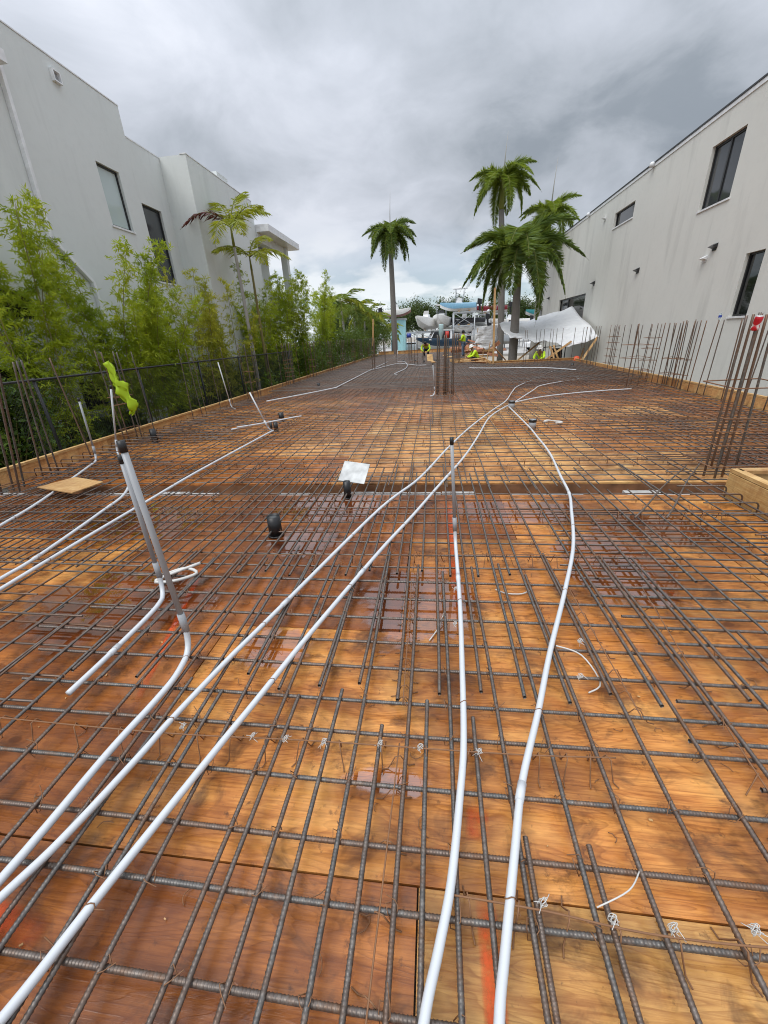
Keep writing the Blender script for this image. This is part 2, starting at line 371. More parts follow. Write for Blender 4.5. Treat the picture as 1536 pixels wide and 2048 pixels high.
# ------------------------------------------------------------------ rebar
def ribbed(L, r, step=.0032, pitch=.0112, n=9):
    m = int(L / step); th = np.arange(n) * 2 * PI / n; s = np.arange(m + 1) * (L / m)
    S, T = np.meshgrid(s, th, indexing='ij')
    ph = ((S + r * .75 * np.sin(T)) / pitch) % 1.0
    rib = np.clip(1.6 - np.abs(ph - .5) * 6.0, 0, 1)
    rid = np.exp(-((np.abs(np.cos(T)) - 1) / .05) ** 2)
    rad = r * (.94 + .24 * np.maximum(rib, .75 * rid))
    bx = .004 * np.sin(S * 1.3) + .003 * np.sin(S * 3.1 + 1)
    V = np.stack([rad * np.cos(T) + bx, S, rad * np.sin(T) + bx * .4], -1).reshape(-1, 3)
    i = np.arange(m)[:, None] * n; k = np.arange(n)[None, :]; k2 = (k + 1) % n
    F = np.stack([i + k, i + k2, i + n + k2, i + n + k], -1).reshape(-1, 4)
    me = bpy.data.meshes.new('rebar'); me.vertices.add(len(V)); me.vertices.foreach_set('co', V.ravel())
    F = F[:, ::-1]
    me.loops.add(F.size); me.loops.foreach_set('vertex_index', F.ravel()); me.polygons.add(len(F) + 2 * 0)
    me.polygons.foreach_set('loop_start', np.arange(0, F.size, 4)); me.polygons.foreach_set('loop_total', np.full(len(F), 4))
    me.polygons.foreach_set('use_smooth', np.ones(len(F), bool)); me.materials.append(REBAR); me.update(calc_edges=True); return me
def plainbar(r, amp=.008, n=7, seg=14, mat=REBAR):
    m = MB(); p1, p2 = random.random() * 6, random.random() * 6
    m.tube([(amp * math.sin(i / seg * 7 + p1), i / seg, amp * .5 * math.sin(i / seg * 9 + p2)) for i in range(seg + 1)], r, n)
    return m.mesh('rebar', mat)
RIB = {L: ribbed(L, .0083) for L in (1.9, 3.3, 4.6)}
PB = [plainbar(.0070) for _ in range(4)] + [plainbar(.0070, mat=REBARR) for _ in range(3)]
def longbar(par, x, y0, y1, z, rib=False, lean=None):
    L = y1 - y0; a = random.gauss(0, .004) if lean is None else lean
    if rib:
        k = min(RIB, key=lambda q: abs(q - L)); return inst('rebar', RIB[k], par, (x, y0, z), (0, 0, a), (1, L / k, 1))
    return inst('rebar', random.choice(PB), par, (x, y0, z), (0, 0, a), (1, L, 1))
def crossbar(par, x0, x1, y, z, rib=False, a=None):
    L = x1 - x0; a = random.gauss(0, .0025) if a is None else a
    if rib:
        k = min(RIB, key=lambda q: abs(q - L)); return inst('rebar', RIB[k], par, (x0, y, z), (0, 0, -PI / 2 + a), (1, L / k, 1))
    return inst('rebar', random.choice(PB), par, (x0, y, z), (0, 0, -PI / 2 + a), (1, L, 1))
ZC, ZL = .05, .0645
J = lambda s: random.gauss(0, s)
mat1 = thing('rebar_grid', 'ribbed rebar grid over the wet plywood nearest the camera, before the trench', 'rebar grid')
Y1 = [-.24, -.04, .18, .37, .57, .74, .94, 1.14, 1.31, 1.52, 1.71, 1.92, 2.12, 2.32, 2.51, 2.69, 2.88, 3.06, 3.25, 3.46, 3.64, 3.83, 4.02]
for y in Y1:
    if y < 2.4:
        crossbar(mat1, -2.35 + J(.1), 2.2 + J(.1), y, ZC, True)
        crossbar(mat1, -5.7, -2.0, y + .024, ZC)
    else: crossbar(mat1, -5.75, 2.88, y, ZC)
for q, y in enumerate([.84, 1.04, 1.22, 1.42, 1.8, 2.02, 2.22, 2.42, 2.6, 2.79, 2.97, 3.15, 3.35, 3.55]):
    x0 = (1.25, 1.15, 1.12, 1.1, 1.22, 1.1, 1.0, .98, .98, .95, 1.0, 1.05, 1.1, 1.1)[q]
    crossbar(mat1, x0 + J(.04), 2.88, y, ZC, y < 2.3)
MX = [-1.98, -1.76, -1.52, -1.31, -1.10, -.92, -.72, -.55, -.33, -.12, .07, .29, .47, .66, .86, 1.06, 1.26, 1.47]
for x in MX: longbar(mat1, x + J(.008), -.65, 2.62 + J(.08), ZL, True, J(.004) + .006 * (x < -.8))
for x in (-1.27, -1.07, -.66, -.45, -.24, -.05, .17): longbar(mat1, x + J(.01), -.6, 1.27 + J(.05), ZL, True)
for x in (.31, .51): longbar(mat1, x, -.6, .82 + J(.03), ZL, True)
x = -5.6
k = 0
while x < 2.85:
    if -2.0 < x < 1.6: longbar(mat1, x + .03, 1.36 + J(.04), 4.66 + J(.1), ZL, True)
    else: longbar(mat1, x + .03, 1.2, 4.1, ZL); longbar(mat1, x + .05, -.6, 1.9, ZL)
    if x < .55 or k % 3 == 0: longbar(mat1, x + .125 + J(.012), 2.37 + J(.04), 5.0 + J(.1), ZL, x > -1.6)
    x += .2; k += 1
for q in range(11): crossbar(mat1, -5.7, -3.0 + J(.3), 1.6 + q * .2, ZL + .02)
# diagonal corner bars beside the notch
for (a, b) in (((1.76, 3.33), (2.95, 4.78)), ((2.02, 3.33), (3.25, 5.0))):
    d = Vector((b[0] - a[0], b[1] - a[1])); inst('corner_bar', PB[0], mat1, (a[0], a[1], .1), (0, 0, -math.atan2(d.x, d.y)), (1.2, d.length, 1.2))
# hooked bar ends at the notch board
hk = MB(); hk.tube([(0, 0, .13), (.42, 0, .13)] + [(.42 + .045 * math.sin(a), 0, .085 + .045 * math.cos(a)) for a in (.4, .8, 1.2, 1.57)] + [(.465, 0, .0)], .0075, 7); hkm = hk.mesh('hooked_bar', REBARR)
for q in range(7): inst('hooked_bar', hkm, mat1, (2.46, 3.98 - q * .2 + J(.02), 0), (0, 0, J(.03)))

mat2 = thing('rebar_grid', 'rebar grid over the tan middle plywood, behind the trench', 'rebar grid')
y = 4.42; 
while y < 11.8:
    crossbar(mat2, xl(y) + .25, xr(y) - .12, y, ZC); y += .2 + J(.012)
x = -5.7; k = 0
while x < 6.2:
    longbar(mat2, x + J(.015), 4.25 + J(.2), 8.9 + J(.25), ZL); longbar(mat2, x + .03 + J(.01), 8.2 + J(.25), 12.4, ZL)
    if x > 3.4 or (x < -2.5 and k % 2): longbar(mat2, x + .11 + J(.02), 4.4 + abs(J(.5)), 7.6 + J(.8), ZL)
    x += .235; k += 1
for q in range(16): crossbar(mat2, 3.0 + J(.25), 6.3, 4.6 + q * .21, ZL + .02)
for q in range(24): crossbar(mat2, -5.7, -3.9 + J(.3), 4.6 + q * .21, ZL + .02)
hk = MB(); hk.tube([(.75, 0, .15), (.05, 0, .15)] + [(.05 - .05 * math.sin(a), 0, .10 + .05 * math.cos(a)) for a in (.4, .8, 1.2, 1.57)] + [(0, 0, .03)], .0075, 7); hkm2 = hk.mesh('hooked_bar', REBARR)
for q in range(36): inst('hooked_bar', hkm2, mat2, (xl(4.6) + .12 + .018 * q * .21, 4.62 + q * .21 + J(.02), 0), (0, 0, J(.04)))

mat3 = thing('rebar_grid', 'dense double layer of rebar in the dark middle distance around the column cage', 'rebar grid')
y = 11.7
while y < 21.8:
    crossbar(mat3, xl(y) + .2, xr(y) - .15, y, ZC)
    if 13 < y: crossbar(mat3, xl(y) + .2, xr(y) - .15, y + .08, .16)
    y += .19 if y < 13 else .15
x = -5.6
while x < 6.5:
    longbar(mat3, x + J(.02), 11.9 + J(.3), 22.0, ZL); longbar(mat3, x + .09, 12.9 + (1.2 if x < -.8 else 0) + J(.15), 21.5, .18); x += .19
mat4 = thing('rebar_grid', 'far rebar grid running back to the workers and boats', 'rebar grid')
y = 22
while y < 39.8:
    crossbar(mat4, xl(y) + .2, 2.85, y, ZC); crossbar(mat4, xl(y) + .2, 2.85, y + .1, .16); y += .2
x = -5.4
while x < 2.8:
    longbar(mat4, x, 21.8, 31, ZL); longbar(mat4, x + .02, 30.5, 40, ZL); longbar(mat4, x + .1, 21.8, 39.5, .18); x += .23

# rusty tie wires at crossings (thousands of twists)
def wire_ties(par, xs, ys, prob, r, size, bg):
    m = MB()
    for x in xs:
        for y in ys:
            if random.random() > prob: continue
            a = random.random() * 6.28; c, s_ = math.cos(a), math.sin(a); R_ = size
            pts = [(x + R_ * math.cos(a + t) * (1 if k % 2 else .8), y + R_ * math.sin(a + t), .056 + .03 * math.sin(t * .5 + k)) for k, t in enumerate(np.linspace(0, 5.2, 7))]
            pts += [(x + c * size * 1.9 + J(.004), y + s_ * size * 1.9 + J(.004), .1 + random.uniform(-.05, .012))]
            m.tube(pts, r, 4, cap=False)
    o = m.build('tie_wire', RUST, par); o['kind'] = 'stuff'
wire_ties(mat1, MX, Y1[3:16], .75, .0017, .019, 0)
wire_ties(mat1, [-5.6 + .2 * i for i in range(42)], [2.7 + .19 * i for i in range(8)], .5, .0016, .018, 0)
wire_ties(mat2, [-5.7 + .215 * i for i in range(55)], [4.6 + .2 * i for i in range(18)], .3, .002, .02, 0)

# wire bolsters that hold the grid off the deck
def bolster(pts, label, leg=.13, r=.003, h=.062, leg_r=.0026, high=False):
    P = [Vector((p[0], p[1], h + .03 if high else h)) for p in pts]; o = thing('wire_bolster', label, 'rebar support', tuple(P[0]), 0, 'rusty wire bolsters under the rebar')
    Q = [p - P[0] for p in smooth_path(P, 5)]
    MB().tube(Q, r, 5).build('top_wire', RUST, o)
    d = (P[-1] - P[0]).normalized(); nrm = Vector((-d.y, d.x, 0)); H = P[0].z
    lm = MB()
    for s_ in (-1, 1):
        lm.tube([Vector((0, 0, 0)), nrm * (.012 * s_), nrm * (.026 * s_) + Vector((0, 0, -H * .45)), nrm * (.045 * s_) + Vector((0, 0, -H + .004)), nrm * (.07 * s_) + Vector((0, 0, -H + .006))], leg_r, 5)
    me = lm.mesh('leg', RUST); tot = (P[-1] - P[0]).length; nleg = max(2, int(tot / leg))
    for i in range(nleg):
        t = (i + .5) / nleg * (len(Q) - 1); a, b = Q[int(t)], Q[min(int(t) + 1, len(Q) - 1)]
        inst('leg', me, o, a.lerp(b, t % 1), (J(.05), J(.05), J(.35)))
    return o
bolster([(.06, .61), (.33, .6), (.6, .58), (.93, .585), (1.3, .62)], 'kinked wire bolster beside the two nearest white conduits', .14, high=True)
bolster([(-2.1, 1.05), (-1.2, 1.04), (-.48, 1.06), (.3, 1.07), (.72, 1.09)], 'long rusty wire bolster crossing the foreground with white string knots', .15, high=True)
bolster([(-1.9, 2.58), (-.4, 2.61), (.6, 2.66), (1.4, 2.66)], 'thin wire bolster crossing in front of the black sleeve', .2, high=True)
bolster([(-.14, 1.3), (-.15, 2.3)], 'short wire bolster standing in the puddle under paired bars', .09)
bolster([(-.17, .2), (-.14, 1.1)], 'wire bolster running lengthwise in the bottom middle of the foreground', .13)
bolster([(1.22, .7), (1.24, 1.2), (1.37, 2.3)], 'wire bolster running lengthwise at the right of the foreground', .12)
bolster([(.92, 1.3), (.9, 2.3)], 'wire bolster running lengthwise right of the curved conduit', .12)
for (x0, x1, y, w) in ((-3.6, 2.6, 3.45, 'just before the trench'), (-2.6, -1.0, 3.84, 'along the front lip of the trench at left'), (-4.5, 5.6, 5.15, 'just behind the trench'), (-3.5, 5.8, 6.3, 'two strides behind the trench'), (-3.5, 5.8, 7.5, 'crossing between the grey sleeves'), (-3, 5, 8.9, 'behind the farther grey sleeve')):
    bolster([(x0, y), (x0 * .5 + x1 * .5, y + .02), (x1, y)], 'wire bolster ' + w, .2 if y < 5 else .3, leg_r=.0035, high=True)

# white string knots
def knot(x, y, z, label):
    m = MB()
    for k in range(4):
        pts = [(.0095 * math.cos(t * 1.3 + k) * random.uniform(.6, 1.4), .0105 * math.sin(t + k * 2) * random.uniform(.5, 1.3), .010 * math.sin(t * 1.7 + k)) for t in np.linspace(0, 6.5, 9)]
        pts.append((random.uniform(-.03, .03), random.uniform(-.035, .02), random.uniform(-.03, .015))); m.tube(smooth_path(pts, 3), .0011, 5)
    tag(m.build('string_tie', WHITEP, None, (x, y, z)), label, 'string tie', 'white string ties on the rebar')
for i, (x, y) in enumerate(((-1.12, 1.08), (-.78, 1.06), (-.63, 1.06), (-.46, 1.06), (-.22, 1.07), (-.05, 1.07), (.19, 1.07))):
    knot(x, y, .092, ('%s white string knot on the bolster crossing the foreground, counted from the left' % ('first', 'second', 'third', 'fourth', 'fifth', 'sixth', 'seventh')[i]))
for x, y, l in ((.33, .62, 'white string knot just right of the nearest curved conduit'), (.52, .6, 'white string knot on the short bar at bottom right'), (.68, .6, 'white string knot on the bar between two short bars at bottom right'), (.9, .62, 'white string knot on the bar at the right edge of the bottom'), (.72, 1.5, 'white string knot beside the curled white strap'), (.8, 1.75, 'white string knot on the right bars above the curled strap'), (.13, 1.85, 'white string knot on the pair of bars left of the grey riser'), (.15, 2.2, 'upper white string knot on the pair of bars left of the grey riser')):
    knot(x, y, .088, l)
def strip(pts, r, name, label, cat):
    tag(MB().tube(smooth_path(pts, 5), r, 6).build(name, WHITEP), label, cat)
strip([(.66, 1.70, .09), (.78, 1.66, .07), (.83, 1.52, .03), (.76, 1.47, .012)], .004, 'plastic_strap', 'curled white plastic strap on the plywood right of the conduits', 'strap')
strip([(.43, 2.3, .02), (.5, 2.27, .01), (.6, 2.27, .01), (.66, 2.3, .02)], .005, 'plastic_strap', 'flat white plastic strap lying near the grey riser', 'strap')
strip([(-.02, 1.78, .012), (.04, 1.9, .02), (.07, 1.99, .06)], .004, 'plastic_strap', 'bent white plastic strap beside the reflecting puddle', 'strap')
strip([(.48, .62, .1), (.58, .66, .12), (.64, .72, .1)], .0022, 'plastic_strap', 'frayed white string end standing up at bottom right', 'strap')

# ------------------------------------------------------------------ water lying on the plywood
def mat_puddle():
    t = NT('puddle_water'); t.nt.nodes.remove(t.b)
    tr = t.n('ShaderNodeBsdfTransparent'); tr.inputs[0].default_value = (.95, .82, .70, 1)
    gl = t.n('ShaderNodeBsdfGlossy'); gl.inputs['Roughness'].default_value = .012
    fr = t.n('ShaderNodeLayerWeight'); fr.inputs['Blend'].default_value = .5
    fac = t.math('ADD', .15, t.math('MULTIPLY', .85, t.math('POWER', fr.outputs['Facing'], 3.0)))
    mx = t.n('ShaderNodeMixShader'); t.l(fac, mx.inputs[0]); t.l(tr.outputs[0], mx.inputs[1]); t.l(gl.outputs[0], mx.inputs[2])
    gg = t.n('ShaderNodeTexCoord').outputs['Generated']; dv = t.n('ShaderNodeVectorMath'); dv.operation = 'DISTANCE'; sp = t.n('ShaderNodeSeparateXYZ'); t.l(gg, sp.inputs[0])
    t.l(t.vec(sp.outputs[0], sp.outputs[1], 0.0), dv.inputs[0]); dv.inputs[1].default_value = (.5, .5, 0)
    e = t.math('ADD', t.math('MULTIPLY', t.noise(t.pos(), 5.0, 5, .6), 1.1), t.math('SUBTRACT', .5, t.math('MULTIPLY', dv.outputs['Value'], 2.0)))
    dry = t.n('ShaderNodeBsdfTransparent'); fin = t.n('ShaderNodeMixShader'); t.l(t.ramp(e, [(.27, 0), (.36, .45), (.42, 1)]), fin.inputs[0])
    t.l(dry.outputs[0], fin.inputs[1]); t.l(mx.outputs[0], fin.inputs[2]); t.l(fin.outputs[0], t.out.inputs[0]); return t.m
PUD = mat_puddle()
def puddle(cx, cy, rx, ry, label, seed):
    rg = random.Random(seed); n = 72; ph = [(rg.uniform(.04, .2) / (k ** .35), k, rg.random() * 6.28) for k in (2, 3, 4, 5, 7, 9, 13, 17)]
    vs = [(0, 0, 0)]
    for i in range(n):
        a = 2 * PI * i / n; q = 1 + sum(A * math.sin(k * a + p) for A, k, p in ph); vs.append((rx * 1.25 * q * math.cos(a), ry * 1.25 * q * math.sin(a), 0))
    m = MB(); m.add(vs, [(0, 1 + i, 1 + (i + 1) % n) for i in range(n)])
    o = m.build('puddle', PUD, None, (cx, cy, .004)); tag(o, label, 'puddle', 'puddles on the plywood', 'structure')
for a in ((-.12, 2.15, .42, .4, 'reflecting puddle under paired bars left of the grey riser', 1), (1.38, 2.72, .42, .55, 'large bright puddle right of the curved conduit', 2), (-1.05, 3.72, .55, .34, 'shiny puddle between the two black sleeves', 3),
          (-1.15, 3.0, .3, .3, 'small puddle in front of the round black sleeve', 4), (-.2, .98, .2, .05, 'narrow wet streak crossing the bottom middle', 5), (-.95, 1.68, .24, .16, 'small puddle left of the long diagonal conduits', 6),
          (-2.25, 2.1, .65, .5, 'dark puddle behind the tilted grey risers', 7), (.85, 3.65, .7, .3, 'shallow puddle along the trench lip right of the grey riser', 8), (-3.2, 3.3, .9, .5, 'broad dark puddle at the left of the deck', 9), (1.9, 3.3, .4, .35, 'puddle at right in front of the diagonal corner bars', 10)): puddle(*a)

# orange spray marks on the plywood (flat paint)
def mat_spray(col):
    t = NT('spray_paint'); t.P(Base_Color=col, Roughness=.6)
    n = t.noise(t.pos(), 9, 5, .7); a = t.n('ShaderNodeTexCoord').outputs['Generated']
    sp = t.n('ShaderNodeSeparateXYZ'); t.l(a, sp.inputs[0])
    e = t.math('MULTIPLY', t.math('MULTIPLY', sp.outputs[0], t.math('SUBTRACT', 1.0, sp.outputs[0])), t.math('MULTIPLY', sp.outputs[1], t.math('SUBTRACT', 1.0, sp.outputs[1])))
    t.P(Alpha=t.math('MULTIPLY', t.ramp(e, [(0.0, 0), (.045, 1)]), t.ramp(n, [(.35, .15), (.62, .85)]))); return t.m
SPR = mat_spray((.75, .10, .012))
for i, (x0, y0, x1, y1, w, l) in enumerate(((.17, .28, .17, .66, .07, 'orange spray paint line between the two nearest white conduits'), (.16, .80, .17, .92, .09, 'faint orange spray blot above the bottom spray line'), (.17, 2.0, .15, 4.0, .09, 'long orange spray line beside the grey riser'), (-1.5, 1.2, -1.9, 2.6, .05, 'orange spray line between the tilted risers'), (-2.0, .5, -1.2, .42, .1, 'orange spray blot at the bottom left corner'))):
    d = Vector((x1 - x0, y1 - y0, 0)); L = d.length; m = MB(); m.add([(-w / 2, 0, 0), (w / 2, 0, 0), (w / 2, L, 0), (-w / 2, L, 0)], [(0, 1, 2, 3)])
    tag(m.build('spray_mark', SPR, None, (x0, y0, .002), (0, 0, -math.atan2(d.x, d.y))), l, 'paint mark')

# bits of wire, wood chips and string ends on the deck
rg = random.Random(3); m = MB(); m2 = MB()
for i in range(330):
    x, y = rg.uniform(-2.6, 2.7), rg.uniform(.1, 4) if i % 4 else rg.uniform(4.5, 8)
    if rg.random() < .62:
        a = rg.random() * 6.28; b = rg.uniform(.01, .045); k = rg.uniform(-2.5, 2.5)
        m.tube([(x + b * math.cos(a + k * t) * t * 1.6, y + b * math.sin(a + k * t) * t * 1.6, .004 + .012 * math.sin(t * 3) * rg.random()) for t in np.linspace(0, 1, 6)], .0016, 4)
    else:
        a = rg.random() * 6.28; q = rg.uniform(.002, .007); m2.beam((x, y, .004), (x + q * 1.8 * math.cos(a), y + q * 1.8 * math.sin(a), .006), q, .004)
tag(m.build('wire_scraps', RUST), 'short scraps of rusty tie wire scattered on the plywood', 'wire scraps', kind='stuff')
tag(m2.build('wood_chips', PINE), 'pale wood chips scattered on the plywood', 'wood chips', kind='stuff')

# ------------------------------------------------------------------ conduits
def conduit(name, pts, r, label, riser=None, cap=True, couplings=(), mat=PVC, rmat=None, z=.095, group='pvc conduits on the rebar'):
    P = [Vector((p[0], p[1], p[2] if len(p) > 2 else z)) for p in pts]
    o = thing(name, label, 'conduit', tuple(P[0]), 0, group); b = P[0]
    path = smooth_path(P, 6)
    if riser:
        e = P[-1]; top = Vector(riser); d = (e - path[-3]); d.z = 0; d.normalize(); u = (top - e).normalized()
        pre = [q for q in path if (q - e).length > .11]
        bend = []
        a0, a1 = e - d * .11, e + u * .16
        for k in range(9):
            t = k / 8; bend.append(a0 * (1 - t) ** 2 + e * 2 * t * (1 - t) + a1 * t * t)
        MB().tube([q - b for q in pre + bend], r, 12).build('pipe', mat, o)
        MB().tube([a1 - b - u * .05, a1 - b + u * .07], r * 1.2, 12).build('coupling', rmat or PVCG, o)
        MB().tube([a1 - b + u * .02, top - b], r * .92, 12).build('riser', rmat or PVCG, o)
        if cap: MB().tube([top - b - u * .045, top - b + u * .008], r * 1.08, 12).build('cap', BLACKP, o)
    else: MB().tube([q - b for q in path], r, 12).build('pipe', mat, o)
    acc = .25 + random.random() * .4
    for k in range(len(path) - 1):
        sgm = path[k + 1] - path[k]
        if path[k].z < .22 and path[k].y < 8:
            acc += sgm.length
            if acc > .8:
                acc = random.uniform(-.35, .2); u = sgm.normalized(); m = MB(); sd = u.cross(Vector((0, 0, 1)))
                q = [path[k] - b + (sd * math.cos(a) + Vector((0, 0, 1)) * math.sin(a)) * (r + .0016) + u * .006 * math.sin(a * 2) for a in np.linspace(-.4, 6.2, 12)] + [path[k] - b + sd * (r + .02) + Vector((0, 0, -.02)) + u * J(.012)]
                m.tube(q, .0018, 4, cap=False).build('wire_tie', RUST, o)
    for c in couplings:
        i = min(range(len(path) - 1), key=lambda k: abs(path[k].y - c)); u = (path[i + 1] - path[i]).normalized()
        MB().tube([path[i] - b - u * .035, path[i] - b + u * .035], r * 1.16, 12).build('coupling', mat, o)
    return o
G_ = 'white conduits lying on the rebar'
conduit('conduit', [(.12, .1), (.165, .37), (.2, .5), (.27, .74), (.34, .97), (.47, 1.28), (.62, 1.66), (.85, 2.2), (1.09, 2.81), (1.28, 3.48), (1.39, 3.92), (1.46, 4.48), (1.56, 5.2), (1.61, 5.76), (1.63, 6.25), (1.66, 6.83), (1.67, 7.34), (1.68, 9.2)], .0142, 'curving white conduit at right running back to the two grey sleeves', couplings=(.94, 3.9, 6.2), group=G_)
conduit('conduit', [(-.06, .1), (-.02, .35), (.02, .49), (.06, .64), (.1, .88), (.13, 1.11), (.15, 1.52), (.17, 2.06), (.18, 2.82)], .0142, 'white conduit in the middle that rises as a grey pipe with black cap', riser=(.13, 2.82, .96), couplings=(2.3,), group=G_)
conduit('conduit', [(-1.5, .0), (-1.36, .43), (-1.29, .62), (-1.22, .93), (-1.19, 1.1), (-1.1, 1.48), (-1.02, 1.76), (-.53, 3.49), (-.16, 4.42), (.22, 5.77), (.66, 7.16), (1.25, 8.75), (1.74, 9.99), (2.19, 11.64), (2.57, 12.82), (3.62, 14.92), (5.0, 17.7)], .0145, 'slimmer of the two long diagonal conduits, reaching the farthest right', couplings=(1.9, 4.9), group=G_, z=.1)
conduit('conduit', [(-1.2, .0), (-1.1, .25), (-1.03, .53), (-.91, .98), (-.84, 1.23), (-.71, 1.71), (-.42, 2.68), (-.19, 3.36), (.04, 4.09), (.43, 5.32), (.74, 6.52), (1.1, 8.0), (1.53, 9.05), (1.89, 9.75), (2.78, 11.78), (3.35, 12.92), (5.0, 14.36)], .0152, 'thicker long diagonal conduit crossing the picture from bottom left', couplings=(2.4, 4.4), group=G_)
conduit('conduit', [(1.72, 9.45), (1.89, 9.75), (2.78, 10.56), (4.07, 11.14), (5.2, 11.4)], .0145, 'white conduit branching right behind the farther grey sleeve', group=G_)
conduit('conduit', [(-1.48, .1), (-1.4, .5), (-1.37, .94), (-1.34, 1.17), (-1.33, 1.35), (-1.37, 1.56)], .016, 'white conduit at lower left rising as the nearer tilted grey pipe', riser=(-1.39, 1.56, 1.28), group=G_)
conduit('conduit', [(-1.82, 1.2), (-1.81, 1.5), (-1.82, 1.89), (-1.89, 2.07)], .0152, 'short white conduit rising as the farther tilted grey pipe', riser=(-1.88, 2.07, 1.075), couplings=(1.5,), group=G_)
conduit('conduit', [(-3.2, .1), (-3.28, 1.6), (-3.32, 2.15), (-3.34, 2.47), (-3.52, 3.35), (-3.69, 3.96), (-4.17, 4.62), (-5.05, 5.55), (-5.31, 5.81)], .0152, 'white conduit at left leading to the riser below the lime vest', riser=(-5.03, 5.81, 1.17), rmat=PVC, couplings=(3.6, 2.5), group=G_)
conduit('conduit', [(-3.05, .1), (-3.16, 1.5), (-3.17, 2.02), (-3.19, 2.56), (-3.21, 3.72), (-3.22, 4.8), (-3.14, 7.0), (-3.15, 7.18)], .0152, 'straight white conduit at left ending in a leaning riser by black sleeves', riser=(-3.42, 7.18, .84), rmat=PVC, cap=False, couplings=(5.9,), group=G_)
conduit('conduit', [(-3.7, .6), (-4.2, 2.5), (-4.38, 3.06), (-4.59, 3.72), (-5.19, 5.11), (-5.3, 5.37)], .0152, 'leftmost white conduit passing under the plywood offcut', riser=(-5.24, 5.37, 1.05), group=G_)
conduit('conduit', [(-5.3, 10.1), (-5.53, 10.35)], .0152, 'short white riser by the left form board before the hedge', riser=(-5.65, 10.35, 1.27), rmat=PVC, cap=False, group=G_)
conduit('conduit', [(-4.6, 10.6), (-3.91, 11.87), (-3.3, 13.2), (-3.25, 13.9), (-3.16, 20.27), (-3.0, 27)], .018, 'far white conduit snaking along the left of the dark grid', z=.2, group=G_)
conduit('conduit', [(-3.9, 7.35), (-3.5, 7.7), (-3.05, 8.25), (-2.9, 8.4)], .0152, 'short loose white conduit lying across the black sleeves', z=.16, group=G_)
conduit('conduit', [(-4.0, 7.3), (-3.4, 8.0)], .0152, 'second loose white conduit beside the black sleeves', z=.13, group=G_)
conduit('conduit', [(1.6, 19.2), (2.6, 18.5), (4.35, 17.8), (5.3, 16.2)], .018, 'far white conduit lying across the dark grid at right', z=.2, group=G_)
conduit('conduit', [(-1.55, 17.4), (-1.68, 17.81), (-1.4, 20.5), (-1.5, 23.4), (-1.9, 26.5), (-2.4, 26.8)], .018, 'looping white conduit in the far left part of the grid', z=.2, riser=(-2.3, 26.8, .9), rmat=PVC, cap=False, group=G_)
conduit('conduit', [(-3.1, 20.6), (-2.2, 24.6), (-1.6, 23.9), (-.9, 22.5), (-.4, 22.4)], .018, 'white conduit lying crosswise behind the looping one', z=.2, group=G_)
conduit('conduit', [(-.1, 11.3), (.03, 11.46)], .0152, 'far grey riser left of the central column cage', riser=(-.03, 11.5, .95), group=G_)
# sleeves
def sleeve(x, y, r, h, mat, label, top=None):
    o = thing('pipe_sleeve', label, 'sleeve', (x, y, 0), 0, 'pipe sleeves standing on the plywood')
    MB().lathe([(r, 0), (r * .97, h), (r * .86, h), (r * .86, h - .03)], 24).build('sleeve_body', mat, o)
    if top: MB().lathe([(r * 1.03, h - .045), (r * 1.04, h + .004), (r * .9, h + .004), (r * .9, h - .02)], 24).build('sleeve_cap', BLACKP, o)
    else: MB().lathe([(r * .86, h - .012), (r * .2, h - .008)], 24).build('sleeve_cap', mat_cap, o); MB().lathe([(r * 1.22, .0), (r * 1.22, .012), (r, .012)], 24).build('base_flange', BLACKP, o)
mat_cap = mat_plain('dusty_black', (.06, .065, .065), .6)
sleeve(-1.47, 3.1, .062, .2, BLACKP, 'round black sleeve with dusty cap standing alone at centre left')
sleeve(-.97, 4.03, .042, .2, BLACKP, 'thin black sleeve beside the grey square board')
sleeve(-3.5, 8.74, .06, .19, BLACKP, 'black sleeve behind the short loose conduit')
sleeve(-3.2, 7.62, .045, .19, BLACKP, 'black sleeve right of the leaning white riser')
sleeve(-3.34, 7.7, .028, .17, BLACKP, 'slim black sleeve touching the leaning white riser')
sleeve(1.76, 7.25, .066, .19, PVCG, 'nearer grey sleeve with black cap beside the curving conduit', True)
sleeve(1.76, 9.32, .07, .2, PVCG, 'farther grey sleeve with black cap where conduits meet', True)
for i, (x, y) in enumerate(((-4.2, 14.5), (-2.0, 27), (-1.2, 26.6), (-.6, 25.5), (.1, 26), (-5.4, 6.9), (5.9, 18.6))): sleeve(x, y, .06, .26, BLACKP, ('small black sleeve at the left under the hedge', 'black sleeve left in the far grid', 'black sleeve beside the far loop of conduit', 'black sleeve in front of the bending worker', 'black sleeve left of the far board scrap', 'black sleeve by the left form board under the lime vest', 'black sleeve at the far right corner of the grid')[i])

